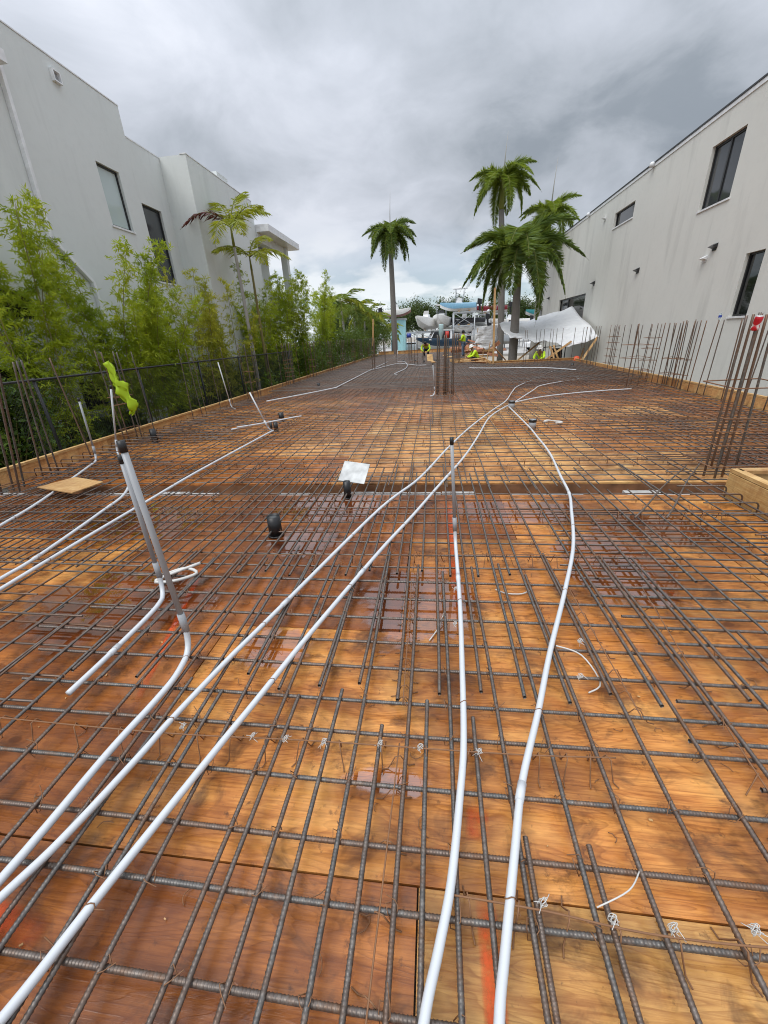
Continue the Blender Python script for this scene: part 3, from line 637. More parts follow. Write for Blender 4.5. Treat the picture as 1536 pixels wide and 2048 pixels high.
# boards lying on the grid
m = MB(); m.add([(-.58, -.1, 0), (-.46, .34, 0), (.1, .18, 0), (.06, -.26, 0), (-.58, -.1, .012), (-.46, .34, .012), (.1, .18, .012), (.06, -.26, .012)], [(3, 2, 1, 0), (4, 5, 6, 7), (0, 1, 5, 4), (1, 2, 6, 5), (2, 3, 7, 6), (3, 0, 4, 7)])
tag(m.build('plywood_offcut', PINEY, None, (-4.4, 4.15, .105), (R(-2), R(2), 0)), 'pale plywood offcut lying on the rebar at left', 'board')
m = MB(); m.box((-.16, -.14, 0), (.16, .14, .012)); tag(m.build('square_board', mat_plain('grey_board', (.5, .51, .5), .6, vary=.3, scale=9), None, (-.93, 4.3, .21), (R(38), R(6), R(-8)), .004), 'grey square board tilted on the trench beside a black sleeve', 'board')
m = MB(); m.tube(smooth_path([(-2.02, 2.28, .09), (-1.9, 2.35, .1), (-1.78, 2.3, .09), (-1.9, 2.2, .085), (-2.05, 2.2, .085), (-1.8, 2.4, .12)], 4), .012, 6)
tag(m.build('plastic_wrap', WHITEP), 'crumpled white plastic wrap under the tilted grey risers', 'wrap')
m = MB(); m.tube(smooth_path([(2.02, 7.5, .09), (2.15, 7.55, .1), (2.3, 7.4, .09), (2.18, 7.32, .1)], 4), [.02 + .01 * math.sin(i) for i in range(13)], 7)
tag(m.build('plastic_wrap', WHITEP), 'small crumpled clear plastic by the nearer grey sleeve', 'wrap')

# ------------------------------------------------------------------ form boards
def form_run(name, label, p0, p1, h=.25, t=.04, seg=2.44, z0=-.03, mat=FORM, batt=True):
    p0, p1 = Vector((*p0, 0)), Vector((*p1, 0)); d = p1 - p0; L = d.length
    o = thing(name, label, 'form board', tuple(p0), -math.atan2(d.x, d.y), 'edge form boards'); y = 0
    while y < L - .02:
        s_ = min(seg, L - y); m = MB(); m.box((-t / 2, 0, z0), (t / 2, s_ - .004, h)); m.build('board', mat, o, (J(.004), y, J(.004)), (0, 0, J(.002)), .003)
        m = MB(); m.box((-t / 2 - .002, 0, 0), (t / 2 + .03, s_ - .004, .035)); m.build('top_edge', PINEY, o, (J(.002), y, h + .004)); y += s_
    return o
form_run('edge_form', 'long plywood form board along the left side of the deck', (xl(1.5) - .04, 1.5), (xl(39.9) - .04, 39.9), .2)
form_run('edge_form', 'plywood form board along the right side under the grey house', (xr(4.4) + .04, 4.4), (xr(21.9) + .04, 21.9), .2)
form_run('edge_form', 'plywood form board across the far right end before the plastic sheet', (2.93, 21.96), (7.0, 21.96), .24, mat=FORM)
form_run('edge_form', 'plywood form board running back from the far corner post', (2.93, 22.0), (2.93, 39.9), .22)
form_run('edge_form', 'plywood form board closing the far end below the boats', (xl(40), 40.3), (2.9, 40.3), .4)
form_run('notch_form', 'new pine form board of the notch at the right edge', (3.0, -.6), (3.0, 4.12), .24, .05, mat=PINEY)
form_run('notch_form', 'pine board closing the back of the notch at the right edge', (3.03, 4.1), (6.3, 4.1), .24, .06, mat=PINEY)

# ------------------------------------------------------------------ dowels and cages
DOW = {}
def dowel_mesh(r):
    if r not in DOW:
        m = MB(); m.tube([(0, 0, i * .1) for i in range(11)], r, 8); DOW[r] = m.mesh('bar', REBARR)
    return DOW[r]
def dowel(x, y, h=1.62, r=.0095, lean=(0, 0), label='upright rebar dowel', group='upright dowels', name='rebar_dowel', par=None):
    o = inst(name, dowel_mesh(r), par, (x, y, .02), (lean[1], lean[0], 0), (1, 1, h))
    if par is None: tag(o, label, 'rebar dowel', group)
    return o
def cage(bars, label, ties=(), r=.0095, h=1.63, rt=.006):
    cx = sum(b[0] for b in bars) / len(bars); cy = sum(b[1] for b in bars) / len(bars)
    o = thing('column_cage', label, 'column cage', (cx, cy, 0), 0, 'column cages of upright rebar')
    for b in bars:
        lean = b[2] if len(b) > 2 else (J(.01), J(.01)); hh = h + J(.02); inst('bar', dowel_mesh(r), o, (b[0] - cx, b[1] - cy, .02), (lean[1], lean[0], 0), (1, 1, hh))
    xs = [b[0] - cx for b in bars]; ys_ = [b[1] - cy for b in bars]; e = r + rt
    x0, x1, y0, y1 = min(xs) - e, max(xs) + e, min(ys_) - e, max(ys_) + e
    for z in ties:
        a, b_, c, d = z + J(.012), z + J(.012), z + J(.012), z + J(.012)
        MB().tube([(x0, y0, a), (x1, y0, b_), (x1, y1, c), (x0, y1, d), (x0, y0, a)], rt, 6).build('tie', RUST, o)
    return o
# right row
RD = [(7.03, 19.43), (7.15, 19.36), (7.09, 18.58), (6.79, 16.3), (6.8, 15.8), (7.18, 11.54), (7.16, 11.35), (6.95, 20.2), (6.85, 20.6), (6.6, 21.1), (6.2, 21.5), (5.9, 21.4), (5.75, 21.5), (5.6, 21.4), (5.35, 21.5), (5.1, 21.4), (5.0, 21.5), (4.55, 21.4), (4.45, 21.5), (6.75, 10.3), (6.65, 9.6), (6.6, 8.9), (6.7, 14.75), (6.75, 15.2), (6.8, 16.8), (6.85, 18.2), (6.9, 18.9), (6.62, 13.0), (6.55, 11.0), (6.5, 10.6), (6.4, 8.3), (6.35, 7.8), (6.9, 20.0)]
RD.sort(key=lambda p: p[1] if p[1] < 21.2 else 40 - p[0]); nn = 0
for x, y in RD:
    far = x < 6.3 and y > 21; nn += 0 if far else 1
    dowel(min(x, xr(y) - .15), y, 1.63, .0115, (J(.015), J(.02)), ('thin dowel at the far cross form, %s from its right end' % ORD[[p for p in RD if p[0] < 6.3 and p[1] > 21].index((x, y))]) if far else 'thin dowel by the right form board, %s from the near end' % ORD[nn - 1], 'dowels along the right edge form')
cage([(6.93, 17.82), (6.98, 17.54), (6.88, 17.26), (6.84, 17.01)], 'slim cage with ladder ties by the right form, nearest the plastic sheet', (.3, .55, .8, 1.05, 1.25), .009)
cage([(5.38, 12.13), (5.81, 12.84), (5.86, 12.53), (5.55, 12.5), (6.5, 14.15)][:4], 'cage with four ties standing inside the deck at right', (.25, .5, .8, 1.12), .011)
cage([(6.62, 14.19, (-.2, 0)), (6.66, 14.12), (6.64, 13.78), (6.54, 13.47), (6.68, 13.58)], 'cage with one crossed leaning bar by the right form', (.3, .62, .95, 1.25), .0095)
cage([(6.4, 12.58), (6.45, 12.42), (6.5, 12.0), (6.52, 12.33), (6.62, 12.44)], 'thick cage of many bars at right with two wide ties, far half', (.35, .75), .013)
cage([(6.5, 12.39, (-.06, 0)), (6.5, 12.01, (-.05, 0)), (6.5, 11.85, (-.04, 0)), (6.55, 11.7), (6.6, 11.6)], 'thick cage of many bars at right with two wide ties, near half', (.35, .75), .011)
cage([(3.09, 4.64, (-.03, 0)), (3.15, 4.55, (-.035, 0)), (3.25, 4.59, (-.04, 0)), (3.63, 4.96, (-.06, 0)), (3.35, 4.95, (-.04, .02)), (3.5, 5.05, (-.03, 0))], 'tall near cage of thick bars at the right edge with a red can on top', (.16, .4, .55, .68, 1.02), .0125, 1.66, .0065)
dowel(3.55, 4.4, 1.6, .012, (-.02, 0), 'thick dowel just right of the near cage', 'upright dowels')
# centre
cage([(.09, 12.2), (.15, 12.4), (.29, 11.96), (.33, 12.1), (.35, 12.35), (.43, 12.53), (.36, 12.0), (.1, 12.05)], 'dense central column cage rising from the dark grid', (.12, .2, .28, .36, .44, .55, .66, .8), .017, 1.62)
cage([(.53, 12.09), (.56, 11.89), (.57, 12.0)], 'narrow bundle of bars right of the central cage', (.15, .3), .014, 1.64)
cage([(1.2, 23.4), (1.3, 23.45), (1.4, 23.4), (1.25, 23.7), (1.45, 23.7), (1.35, 23.2), (1.12, 23.5)], 'rusty far cage in front of the standing worker', (.2, .4, .6, .8, 1.0), .014)
cage([(-1.37, 23.95), (-1.25, 24.1), (-.93, 23.69), (-1.1, 23.9)], 'thin far cage left of the bending worker', (.3, .7), .012)
cage([(-1.9, 31.8), (-1.75, 32), (-1.6, 29.8)], 'farthest thin cage beside the palm trunk', (.5,), .014)
cage([(-3.05, 20.5), (-2.95, 20.6), (-3.0, 20.9), (-3.08, 20.8)], 'far cage carrying a tilted wooden stake', (.3, .5, .7, .9, 1.1), .014)
for x, y in ((-2.8, 19.5), (-2.5, 21.5), (-2.0, 22.5), (-1.85, 26), (-2.9, 25), (-2.4, 27), (-.6, 24.5), (-.75, 27.5)): dowel(x, y, 1.6, .011, (J(.02), J(.02)), 'thin rebar dowel in the far left part of the grid', 'dowels in the far grid')
# left row
cage([(-5.62, 4.11, (.22, 0)), (-5.6, 4.25, (.22, 0)), (-5.45, 4.2, (.26, 0)), (-5.6, 4.4, (.3, .05))], 'leaning cage of bars at the left edge above the form board', (.12,), .0125, 1.62)
for x, y, l in ((-5.7, 4.78, .18), (-5.68, 4.9, .12), (-5.6, 4.95, .08), (-5.8, 5.79, -.06)): dowel(x, y, 1.6, .011, (l, 0), 'leaning dowel at the left form, %s after the leaning cage' % ORD[[4.78, 4.9, 4.95, 5.79].index(y)], 'leaning dowels at the left form')
cage([(-5.74, 6.66), (-5.84, 7.0), (-5.7, 6.95), (-5.8, 6.62)], 'cage at the left form board with the lime vest hung on it', (.2, .3, .75, .9), .011)
nl = 0
for y in (7.5, 8.9, 9.3, 9.5): dowel(xl(y) + .1, y, 1.62, .0095, (J(.02), J(.02)), 'thin dowel along the left form, %s beyond the lime vest' % ORD[nl], 'dowels along the left form'); nl += 1
y = 10.2; k = 0
while y < 38:
    if k % 4 == 2:
        cage([(xl(y) + .1, y), (xl(y) + .24, y + .02), (xl(y) + .12, y + .35), (xl(y) + .26, y + .38)] + ([(xl(y) + .3, y + .2), (xl(y) + .1, y + .2)] if k == 6 else []), 'cage by the left form, %s along the hedge' % ('first', 'second', 'third', 'fourth', 'fifth', 'sixth', 'seventh', 'eighth', 'ninth', 'tenth', 'eleventh', 'twelfth')[k // 4], (.3, .6, .9) if k != 6 else (.15, .3, .45, .6, .75, .9, 1.05), .011)
        y += .9
    else: dowel(xl(y) + .1, y, 1.62, .0095, (J(.015), J(.02)), 'thin dowel along the left form, %s beyond the lime vest' % ORD[nl], 'dowels along the left form'); nl += 1; y += random.choice((.45, .7, 1.0))
    k += 1

# can, bottle and cups put over dowel ends
def mat_can():
    t = NT('red_can'); o = t.obj(); n = t.noise(o, 22, 3); s = t.n('ShaderNodeSeparateXYZ'); t.l(o, s.inputs[0])
    wv = t.math('ADD', t.math('MULTIPLY', t.math('SINE', t.math('MULTIPLY', s.outputs[2], 42.0)), .018), s.outputs[0])
    band = t.ramp(t.math('ABSOLUTE', wv), [(.006, 1), (.010, 0)])
    top = t.ramp(s.outputs[2], [(.124, 0), (.128, 1)])
    t.P(Base_Color=t.mix(top, t.mix(t.math('MULTIPLY', band, .9), (.55, .018, .03), (.8, .78, .76)), (.6, .6, .6)), Roughness=.3, Metallic=.3); return t.m
prof = [(.024, 0), (.033, .012), (.032, .035), (.026, .05), (.031, .066), (.033, .10), (.033, .115), (.027, .128), (.026, .13)]
o = MB().lathe(prof, 20).build('drink_can', mat_can(), None, (3.085, 4.55, 1.54), (R(8), R(-10), R(40)))
tag(o, 'crushed red drink can stuck on a thick bar at the right', 'can')
t = NT('clear_plastic'); t.P(Base_Color=(.8, .9, .95), Roughness=.08, Transmission_Weight=.85, IOR=1.2)
CLEAR = t.m; BLUEP = mat_plain('blue_plastic', (.03, .06, .35), .4); REDP = mat_plain('red_plastic', (.5, .03, .02), .45); CYANP = mat_plain('pale_jug', (.35, .5, .52), .35)
def bottle(x, y, z, label, body=CLEAR, band=BLUEP, s=1.0):
    o = thing('plastic_bottle', label, 'bottle', (x, y, z))
    MB().lathe([(.002, .2 * s), (.03 * s, .2 * s), (.034 * s, .19 * s), (.034 * s, .08 * s), (.014 * s, .03 * s), (.013 * s, 0)], 16, cap=False).build('bottle_body', body, o)
    MB().lathe([(.0345 * s, .1 * s), (.0345 * s, .15 * s)], 16, cap=False).build('wrapper', band, o)
bottle(6.86, 11.36, 1.6, 'clear water bottle upturned on a dowel before the grey wall')
bottle(.2, 12.3, 1.52, 'pale water jug upturned on the central column cage', CYANP, CYANP, 2.0)
def cup(x, y, z, r, h, mat, label): tag(MB().lathe([(r * .8, h), (r, 0)], 16).build('plastic_cup', mat, None, (x, y, z)), label, 'cup')
cup(.37, 12.2, 1.56, .06, .17, REDP, 'red cup put over the central column bars'); cup(-1.4, 23.9, 1.58, .13, .22, BLUEP, 'blue cup put over a far thin cage')

# lime vest on the left cage: a strip of cloth, folded, hung from a bar and billowing
def cloth(name, cols, mat, label, cat, wr=.01, nsub=5, thick=.004):
    """cols: rows of 3-D points; rows interpolated smoothly, wrinkled, solidified"""
    rows = [smooth_path(c, nsub) for c in cols]; nr = (len(rows) - 1) * 4 + 1; V = []; w = len(rows[0])
    for j in range(w):
        col = smooth_path([r[j] for r in rows], 4)
        V.append(col)
    m = MB(); vs = []; rg = random.Random(len(name) + len(cols))
    for i in range(nr):
        for j in range(w):
            p = V[j][i]; n = wr * (math.sin(i * .9 + j * .7) + .7 * math.sin(i * .35 - j * 1.3) + rg.uniform(-.5, .5)); vs.append(p + Vector((n * .6, n, n * .5)))
    m.add(vs, [(i * w + j, i * w + j + 1, (i + 1) * w + j + 1, (i + 1) * w + j) for i in range(nr - 1) for j in range(w - 1)], True)
    o = m.build(name, mat); so = o.modifiers.new('thickness', 'SOLIDIFY'); so.thickness = thick
    return tag(o, label, cat)
VS = lambda rows: [[(-5.69 + (x + 5.69) * .6, y, 1.5 - (1.5 - z) * .9) for x, y, z in r] for r in rows]
LIMEV = mat_leaf('vest_cloth', (.46, .66, .02), (.40, .58, .02), (.34, .52, .02), .2)
cloth('safety_vest', VS([[(-5.68, 6.66, 1.5), (-5.66, 6.62, 1.5), (-5.64, 6.6, 1.5)], [(-5.66, 6.66, 1.2), (-5.56, 6.6, 1.22), (-5.46, 6.62, 1.2)], [(-5.6, 6.6, 1.0), (-5.47, 6.58, 1.02), (-5.34, 6.66, 1.06)], [(-5.46, 6.64, .82), (-5.38, 6.6, .8), (-5.24, 6.7, .84)], [(-5.36, 6.66, .62), (-5.30, 6.62, .62), (-5.2, 6.7, .66)], [(-5.4, 6.66, .5), (-5.36, 6.64, .47), (-5.3, 6.66, .5)]]), LIMEV, 'lime safety vest hanging on the leaning cage by the fence', 'vest', .03)

# ------------------------------------------------------------------ walls with openings
def wall(mat, axis, c, u0, u1, z0, z1, holes, depth, parent, name='wall', nsign=1):
    """wall face at axis 'x'=c; u runs along y; holes (ua,ub,za,zb); reveals go back by depth (away from nsign)"""
    us = sorted({u0, u1, *[h[0] for h in holes], *[h[1] for h in holes]}); zs = sorted({z0, z1, *[h[2] for h in holes], *[h[3] for h in holes]})
    m = MB()
    for a, b in zip(us, us[1:]):
        for p, q in zip(zs, zs[1:]):
            if any(h[0] <= a and b <= h[1] and h[2] <= p and q <= h[3] for h in holes): continue
            m.add([(c, a, p), (c, b, p), (c, b, q), (c, a, q)], [(0, 1, 2, 3)])
    d = c - nsign * depth
    for a, b, p, q in holes:
        for (e, f) in (((a, p), (b, p)), ((b, p), (b, q)), ((b, q), (a, q)), ((a, q), (a, p))):
            m.add([(c, *e), (c, *f), (d, *f), (d, *e)], [(0, 1, 2, 3)])
    return m.build(name, mat, parent)
def window(parent, c, nsign, a, b, p, q, depth, glass, frame=DARKM, fw=.05, mull=(), sill=True):
    d = c - nsign * depth; s = nsign; m = MB()
    for (A, B, P_, Q) in ((a, a + fw, p, q), (b - fw, b, p, q), (a + fw, b - fw, p, p + fw), (a + fw, b - fw, q - fw, q)):
        m.box((min(d, d + s * .05), A, P_), (max(d, d + s * .05), B, Q))
    for u in mull: m.box((min(d, d + s * .045), u - fw * .6, p + fw), (max(d, d + s * .045), u + fw * .6, q - fw))
    f = m.build('window', frame, parent)
    us = [a + fw] + [x for u in mull for x in (u - fw * .6, u + fw * .6)] + [b - fw]
    for u0, u1 in zip(us[::2], us[1::2]):
        g = MB(); g.box((min(d, d + s * .015), u0, p + fw), (max(d, d + s * .015), u1, q - fw)); g.build('pane', glass, f)
    if sill:
        g = MB(); g.box((min(c - s * .03, c + s * .035), a - .04, p - .05), (max(c - s * .03, c + s * .035), b + .04, p - .002)); g.build('sill', WHITEM, f)
    return f
# left house
LH = thing('white_house', 'stepped white stucco house on the left behind the bamboo', 'house', (-9.5, 14, -.8))
def LB(name, a, b, mat=STUCL, bevel=0):
    m = MB(); m.box(a, b); o = m.build(name, mat, LH, bevel=bevel); o.location = (9.5, -14, .8); return o
def off(o, H, loc): o.location = Vector(o.location) - Vector(loc); return o
LO = (-9.5, 14, -.8)
hl = [(13.02, 13.92, 5.1, 6.6), (14.68, 15.7, 3.82, 6.05), (7.2, 9.48, 2.45, 3.04), (13.15, 14.08, -.2, 2.6), (9.9, 10.8, .15, .95), (7.9, 9.0, .9, 1.45)]
o = wall(STUCL, 'x', -9.5, 3, 16.3, -.8, 7.69, hl, .16, LH); off(o, LH, LO)
m = MB(); m.box((-9.7, 3, 7.69), (-9.5, 14.68, 8.40)); m.box((-22, 14.5, 7.4), (-9.7, 14.68, 8.4)); off(m.build('parapet', STUCL, LH), LH, LO)
for h, gl in zip(hl, (GLASSB, GLASSM, GLASSD, GLASSD, GLASSD, GLASSD)):
    off(window(LH, -9.5, 1, *h, .13, gl, sill=h[1] - h[0] < 1.5 and h[2] > 0), LH, LO)
m = MB(); m.box((-22, 16.3, -.8), (-8.5, 21.6, 7.73)); off(m.build('projecting_wing', STUCL, LH), LH, LO)
m = MB(); m.box((-22, 21.6, -.8), (-9.6, 25.6, 6.5)); off(m.build('rear_wing', STUCL, LH), LH, LO)
m = MB(); m.box((-22, 3, -.8), (-9.75, 16.2, 7.4)); off(m.build('house_body', STUCL, LH), LH, LO)
m = MB(); m.box((-14, 21.62, 6.56), (-7.85, 26.3, 6.86)); off(m.build('canopy', WHITEM, LH, bevel=.01), LH, LO)
m = MB(); m.box((-8.7, 25.3, 3.4), (-8.35, 25.65, 6.56)); m.box((-8.7, 21.62, 6.2), (-8.45, 25.65, 6.555)); off(m.build('column', STUCL, LH), LH, LO)
m = MB(); m.box((-8.7, 21.62, 3.1), (-8.45, 25.65, 4.15)); off(m.build('balcony_wall', STUCL, LH), LH, LO)
m = MB(); m.box((-9.6, 18.7, 7.73), (-8.6, 19.6, 8.0)); off(m.build('rooftop_box', STUCL, LH), LH, LO)
for a, b, z in ((3, 14.7, 8.405), (14.7, 16.3, 7.695)):
    m = MB(); m.box((-9.72, a, z), (-9.485, b - .004, z + .03)); off(m.build('coping', WHITEM, LH), LH, LO)
m = MB(); m.box((-8.72, 16.285, 7.735), (-8.485, 21.6, 7.765)); off(m.build('coping', WHITEM, LH), LH, LO)
o = thing('wall_vent', 'square white vent box high on the left house wall', 'vent', (-9.5, 12.36, 8.03))
m = MB()
for (a, b, p, q) in ((-.12, -.09, -.12, .12), (.09, .12, -.12, .12), (-.09, .09, -.12, -.09), (-.09, .09, .09, .12)): m.box((.002, a, p), (.09, b, q))
m.build('hood', WHITEM, o); m = MB(); m.box((.002, -.09, -.09), (.008, .09, .09)); m.build('grille', GREYM, o)
o = thing('downspout', 'white square downspout bending across the left house wall', 'downspout', (-9.5, 10.5, 4.3))
MB().beam((.06, .22, 3.9), (.06, 0, 0), .11, .09).build('pipe', WHITEM, o, bevel=.008); MB().beam((.06, 0, .02), (.06, .95, -.85), .11, .09).build('lower_pipe', WHITEM, o, bevel=.008)
MB().beam((.06, .95, -.83), (.06, .95, -5.1), .11, .09).build('drop_pipe', WHITEM, o, bevel=.008)
m = MB(); m.box((-9.9, 9.75, 7.4), (-9.1, 10.55, 7.62)); tag(m.build('roof_eave', WHITEM), 'white eave corner at the upper left edge of the left house', 'eave')
# right house
RH = thing('grey_house', 'long grey stucco house wall with dark windows on the right', 'house', (8.5, 20, -.8)); RO = (8.5, 20, -.8)
hr = [(15.12, 16.6, 4.88, 6.5), (21.65, 23.7, 5.88, 6.47), (13.0, 13.7, 1.72, 3.27), (26.2, 31.3, 1.0, 3.39)]
o = wall(STUCR, 'x', 8.5, 3, 36, -.8, 7.3, hr, .16, RH, nsign=-1); off(o, RH, RO)
m = MB(); m.box((8.75, 3.1, -.8), (22, 35.8, 7.0)); off(m.build('house_body', STUCR, RH), RH, RO)
m = MB(); m.add([(8.5, 36, -.8), (22, 36, -.8), (22, 36, 7.3), (8.5, 36, 7.3)], [(0, 3, 2, 1)]); off(m.build('rear_wall', STUCR, RH), RH, RO)
m = MB(); m.box((8.5, 3, 7.3), (9.0, 36, 7.31)); m.box((8.455, 3, 7.312), (8.8, 36.05, 7.36)); off(m.build('coping', DARKM, RH), RH, RO)
m = MB(); m.box((8.475, 3, 7.2), (8.499, 36.02, 7.308)); off(m.build('fascia', WHITEM, RH), RH, RO)
off(window(RH, 8.5, -1, *hr[0], .14, GLASSM, mull=(15.86,), fw=.06), RH, RO); off(window(RH, 8.5, -1, *hr[1], .14, GLASSD, fw=.05), RH, RO)
off(window(RH, 8.5, -1, *hr[2], .14, GLASSD), RH, RO); off(window(RH, 8.5, -1, *hr[3], .14, GLASSD, mull=(29.6,), fw=.08), RH, RO)
def vent(y, z, mat, label, s=.13):
    o = thing('wall_vent', label, 'vent', (8.5, y, z), 0, 'small vents on the grey wall')
    m = MB(); m.add([(-.002, -s, s * .8), (-.002, s, s * .8), (-s * 1.3, s * .9, s * .15), (-s * 1.3, -s * .9, s * .15), (-.002, -s, -s * .3), (-.002, s, -s * .3)], [(0, 1, 2, 3), (0, 3, 4), (1, 5, 2), (3, 2, 5, 4)]); m.build('hood', mat, o)
    m = MB(); m.box((-.012, -s * .8, -s * .8), (-.002, s * .8, s * .6)); m.build('grille', mat, o)
for y, z, mt, l, s in ((24.9, 6.55, WHITEM, 'small white vent left of the narrow high window', .12), (15.2, 3.68, DARKM, 'dark hooded vent above the tall low window', .12), (15.55, 3.42, WHITEM, 'white hooded vent below the dark one by the low window', .11), (20.16, 3.7, DARKM, 'dark hooded vent in the middle of the grey wall', .13), (25.14, 3.75, DARKM, 'dark hooded vent above the plastic sheet', .14), (34.1, 3.71, DARKM, 'small dark vent near the rear corner of the grey wall', .13)): vent(y, z, mt, l, s)
for y, l in ((20.43, 'white roof bracket nearer on the grey parapet'), (27.34, 'white roof bracket farther on the grey parapet')):
    m = MB(); m.lathe([(.09, 0), (.09, .12), (.05, .16)], 10, (8.4, y, 7.2)); tag(m.build('roof_bracket', WHITEM), l, 'bracket')
o = thing('downspout', 'white downspout at the rear corner of the grey house', 'downspout', (8.62, 36.2, -.8))
MB().tube([(0, 0, 8.0), (0, 0, 0)], .09, 10).build('pipe', WHITEM, o); MB().tube([(-.25, -.3, 4.0), (-.25, -.3, 0)], .11, 10).build('lower_pipe', GREYM, o); MB().lathe([(.2, 3.9), (.2, 4.15), (.12, 4.25)], 10, (-.25, -.3, 0)).build('leader_head', WHITEM, o)
m = MB(); m.box((-.3, -.35, 0), (.3, .35, 1.5)); tag(m.build('utility_box', GREYM, None, (8.18, 7.6, -.8), bevel=.02), 'grey utility box against the grey wall at the right edge', 'box')
o = thing('gravel_strip', None, None)
bpy.data.objects.remove(o)

# ------------------------------------------------------------------ chain link fence
FE = thing('chain_link_fence', 'black chain link fence between the deck and the bamboo', 'fence', (-7.3, 6.1, -.8))
FH = 2.05; FL = 15.0
m = MB(); sp = .062; n = int(FL / sp); k = int(FH / sp)
for d in (1, -1):
    for i in range(-k, n + 1):
        a = i * sp if d == 1 else i * sp + k * sp; y0, z0, y1, z1 = a, 0.02, a + d * k * sp, FH - .02
        if d == 1: t0, t1 = max(0, -a / (k * sp)), min(1, (FL - a) / (k * sp))
        else: t0, t1 = max(0, (a - FL) / (k * sp)), min(1, a / (k * sp))
        if t1 - t0 > .02: m.tube([(.003 * d, y0 + (y1 - y0) * t0, z0 + (z1 - z0) * t0), (.003 * d, y0 + (y1 - y0) * t1, z0 + (z1 - z0) * t1)], .0024, 3, cap=False)
o = m.build('chain_link_mesh', BLACKP, FE); o['kind'] = 'stuff'
MB().tube([(0, 0, FH), (0, FL, FH)], .022, 8).build('top_rail', BLACKP, FE)
for i in range(6): MB().tube([(-.02, .6 + i * 2.75, 0), (-.02, .6 + i * 2.75, FH + .04)], .03, 8).build('post', BLACKP, FE)

# ------------------------------------------------------------------ foliage
def leaf_mesh(name, P, D, Lw, mat, fold=.25):
    """P base points, D leaf vectors, Lw widths -> diamond leaves"""
    P = np.array(P); D = np.array(D); W = np.array(Lw)[:, None]
    up = np.random.normal(0, 1, D.shape); up[:, 2] += 1.2
    side = np.cross(D, up); side /= (np.linalg.norm(side, axis=1, keepdims=True) + 1e-9)
    nrm = np.cross(side, D); nrm /= (np.linalg.norm(nrm, axis=1, keepdims=True) + 1e-9)
    v0 = P; v1 = P + D * .4 + side * W * .5 + nrm * W * fold; v2 = P + D; v3 = P + D * .4 - side * W * .5 + nrm * W * fold
    V = np.stack([v0, v1, v2, v3], 1).reshape(-1, 3); n = len(P); b = np.arange(n) * 4
    F = np.concatenate([np.stack([b, b + 1, b + 2], 1), np.stack([b, b + 2, b + 3], 1)], 0).reshape(2, n, 3).transpose(1, 0, 2).reshape(-1, 3)
    me = bpy.data.meshes.new(name); me.vertices.add(len(V)); me.vertices.foreach_set('co', V.ravel().astype(np.float32))
    me.loops.add(F.size); me.loops.foreach_set('vertex_index', F.ravel().astype(np.int32)); me.polygons.add(len(F))
    me.polygons.foreach_set('loop_start', np.arange(0, F.size, 3)); me.polygons.foreach_set('loop_total', np.full(len(F), 3))
    me.materials.append(mat); me.update(calc_edges=True); return me
def bamboo(x, y, h, spread, ncul, label, mat=BAMBOO, dens=1.0, seed=1, low=.08, lean=(0, 0), z0=-.8, lw=.03, bs=.6, by=1.6):
    rg = np.random.RandomState(seed); o = thing('bamboo_clump', label, 'bamboo', (x, y, z0), 0, 'bamboo clumps behind the fence'); P = []; D = []; W = []
    for c in range(ncul):
        a = rg.rand() * 6.28; b = np.array([math.cos(a) * .6, math.sin(a) * by, 0]) * rg.rand() ** .5 * bs; hh = h * rg.uniform(.62, 1.0)
        a2 = a + rg.normal(0, .7); sprd = spread * rg.uniform(.3, 1.1); dr = np.array([math.cos(a2) * sprd + lean[0], math.sin(a2) * 1.5 * sprd + lean[1], 0])
        cur = lambda t: b + dr * t ** 2.1 + np.array([0, 0, hh * (t - .07 * t ** 3)])
        pts = [tuple(cur(t)) for t in np.linspace(0, 1, 12)]
        MB().tube(pts, [.013 * (1 - .8 * t) + .002 for t in np.linspace(0, 1, 12)], 5).build('culm', CULM, o)
        for t in np.arange(low + rg.rand() * .05, 1.0, .16 / hh):
            p = cur(t)
            for br in range(6):
                if rg.rand() > dens * .78: continue
                az = rg.rand() * 6.28; bl = rg.uniform(.22, .8) * (1.05 - .55 * t) * (1 if t > .25 else .8); el = rg.uniform(-.1, .9)
                bd = np.array([math.cos(az) * math.cos(el), math.sin(az) * math.cos(el), math.sin(el)])
                for q in np.arange(.2, 1.01, .15):
                    pp = p + bd * bl * q + np.array([0, 0, -.25 * bl * q * q])
                    for _ in range(3):
                        dd = bd * .6 + rg.normal(0, .6, 3); dd[2] -= .25; dd /= np.linalg.norm(dd); P.append(pp); D.append(dd * rg.uniform(.085, .16)); W.append(lw * rg.uniform(.7, 1.15))
    fo = inst('foliage', leaf_mesh('foliage', P, D, W, mat), o); fo['kind'] = 'stuff'
    return o
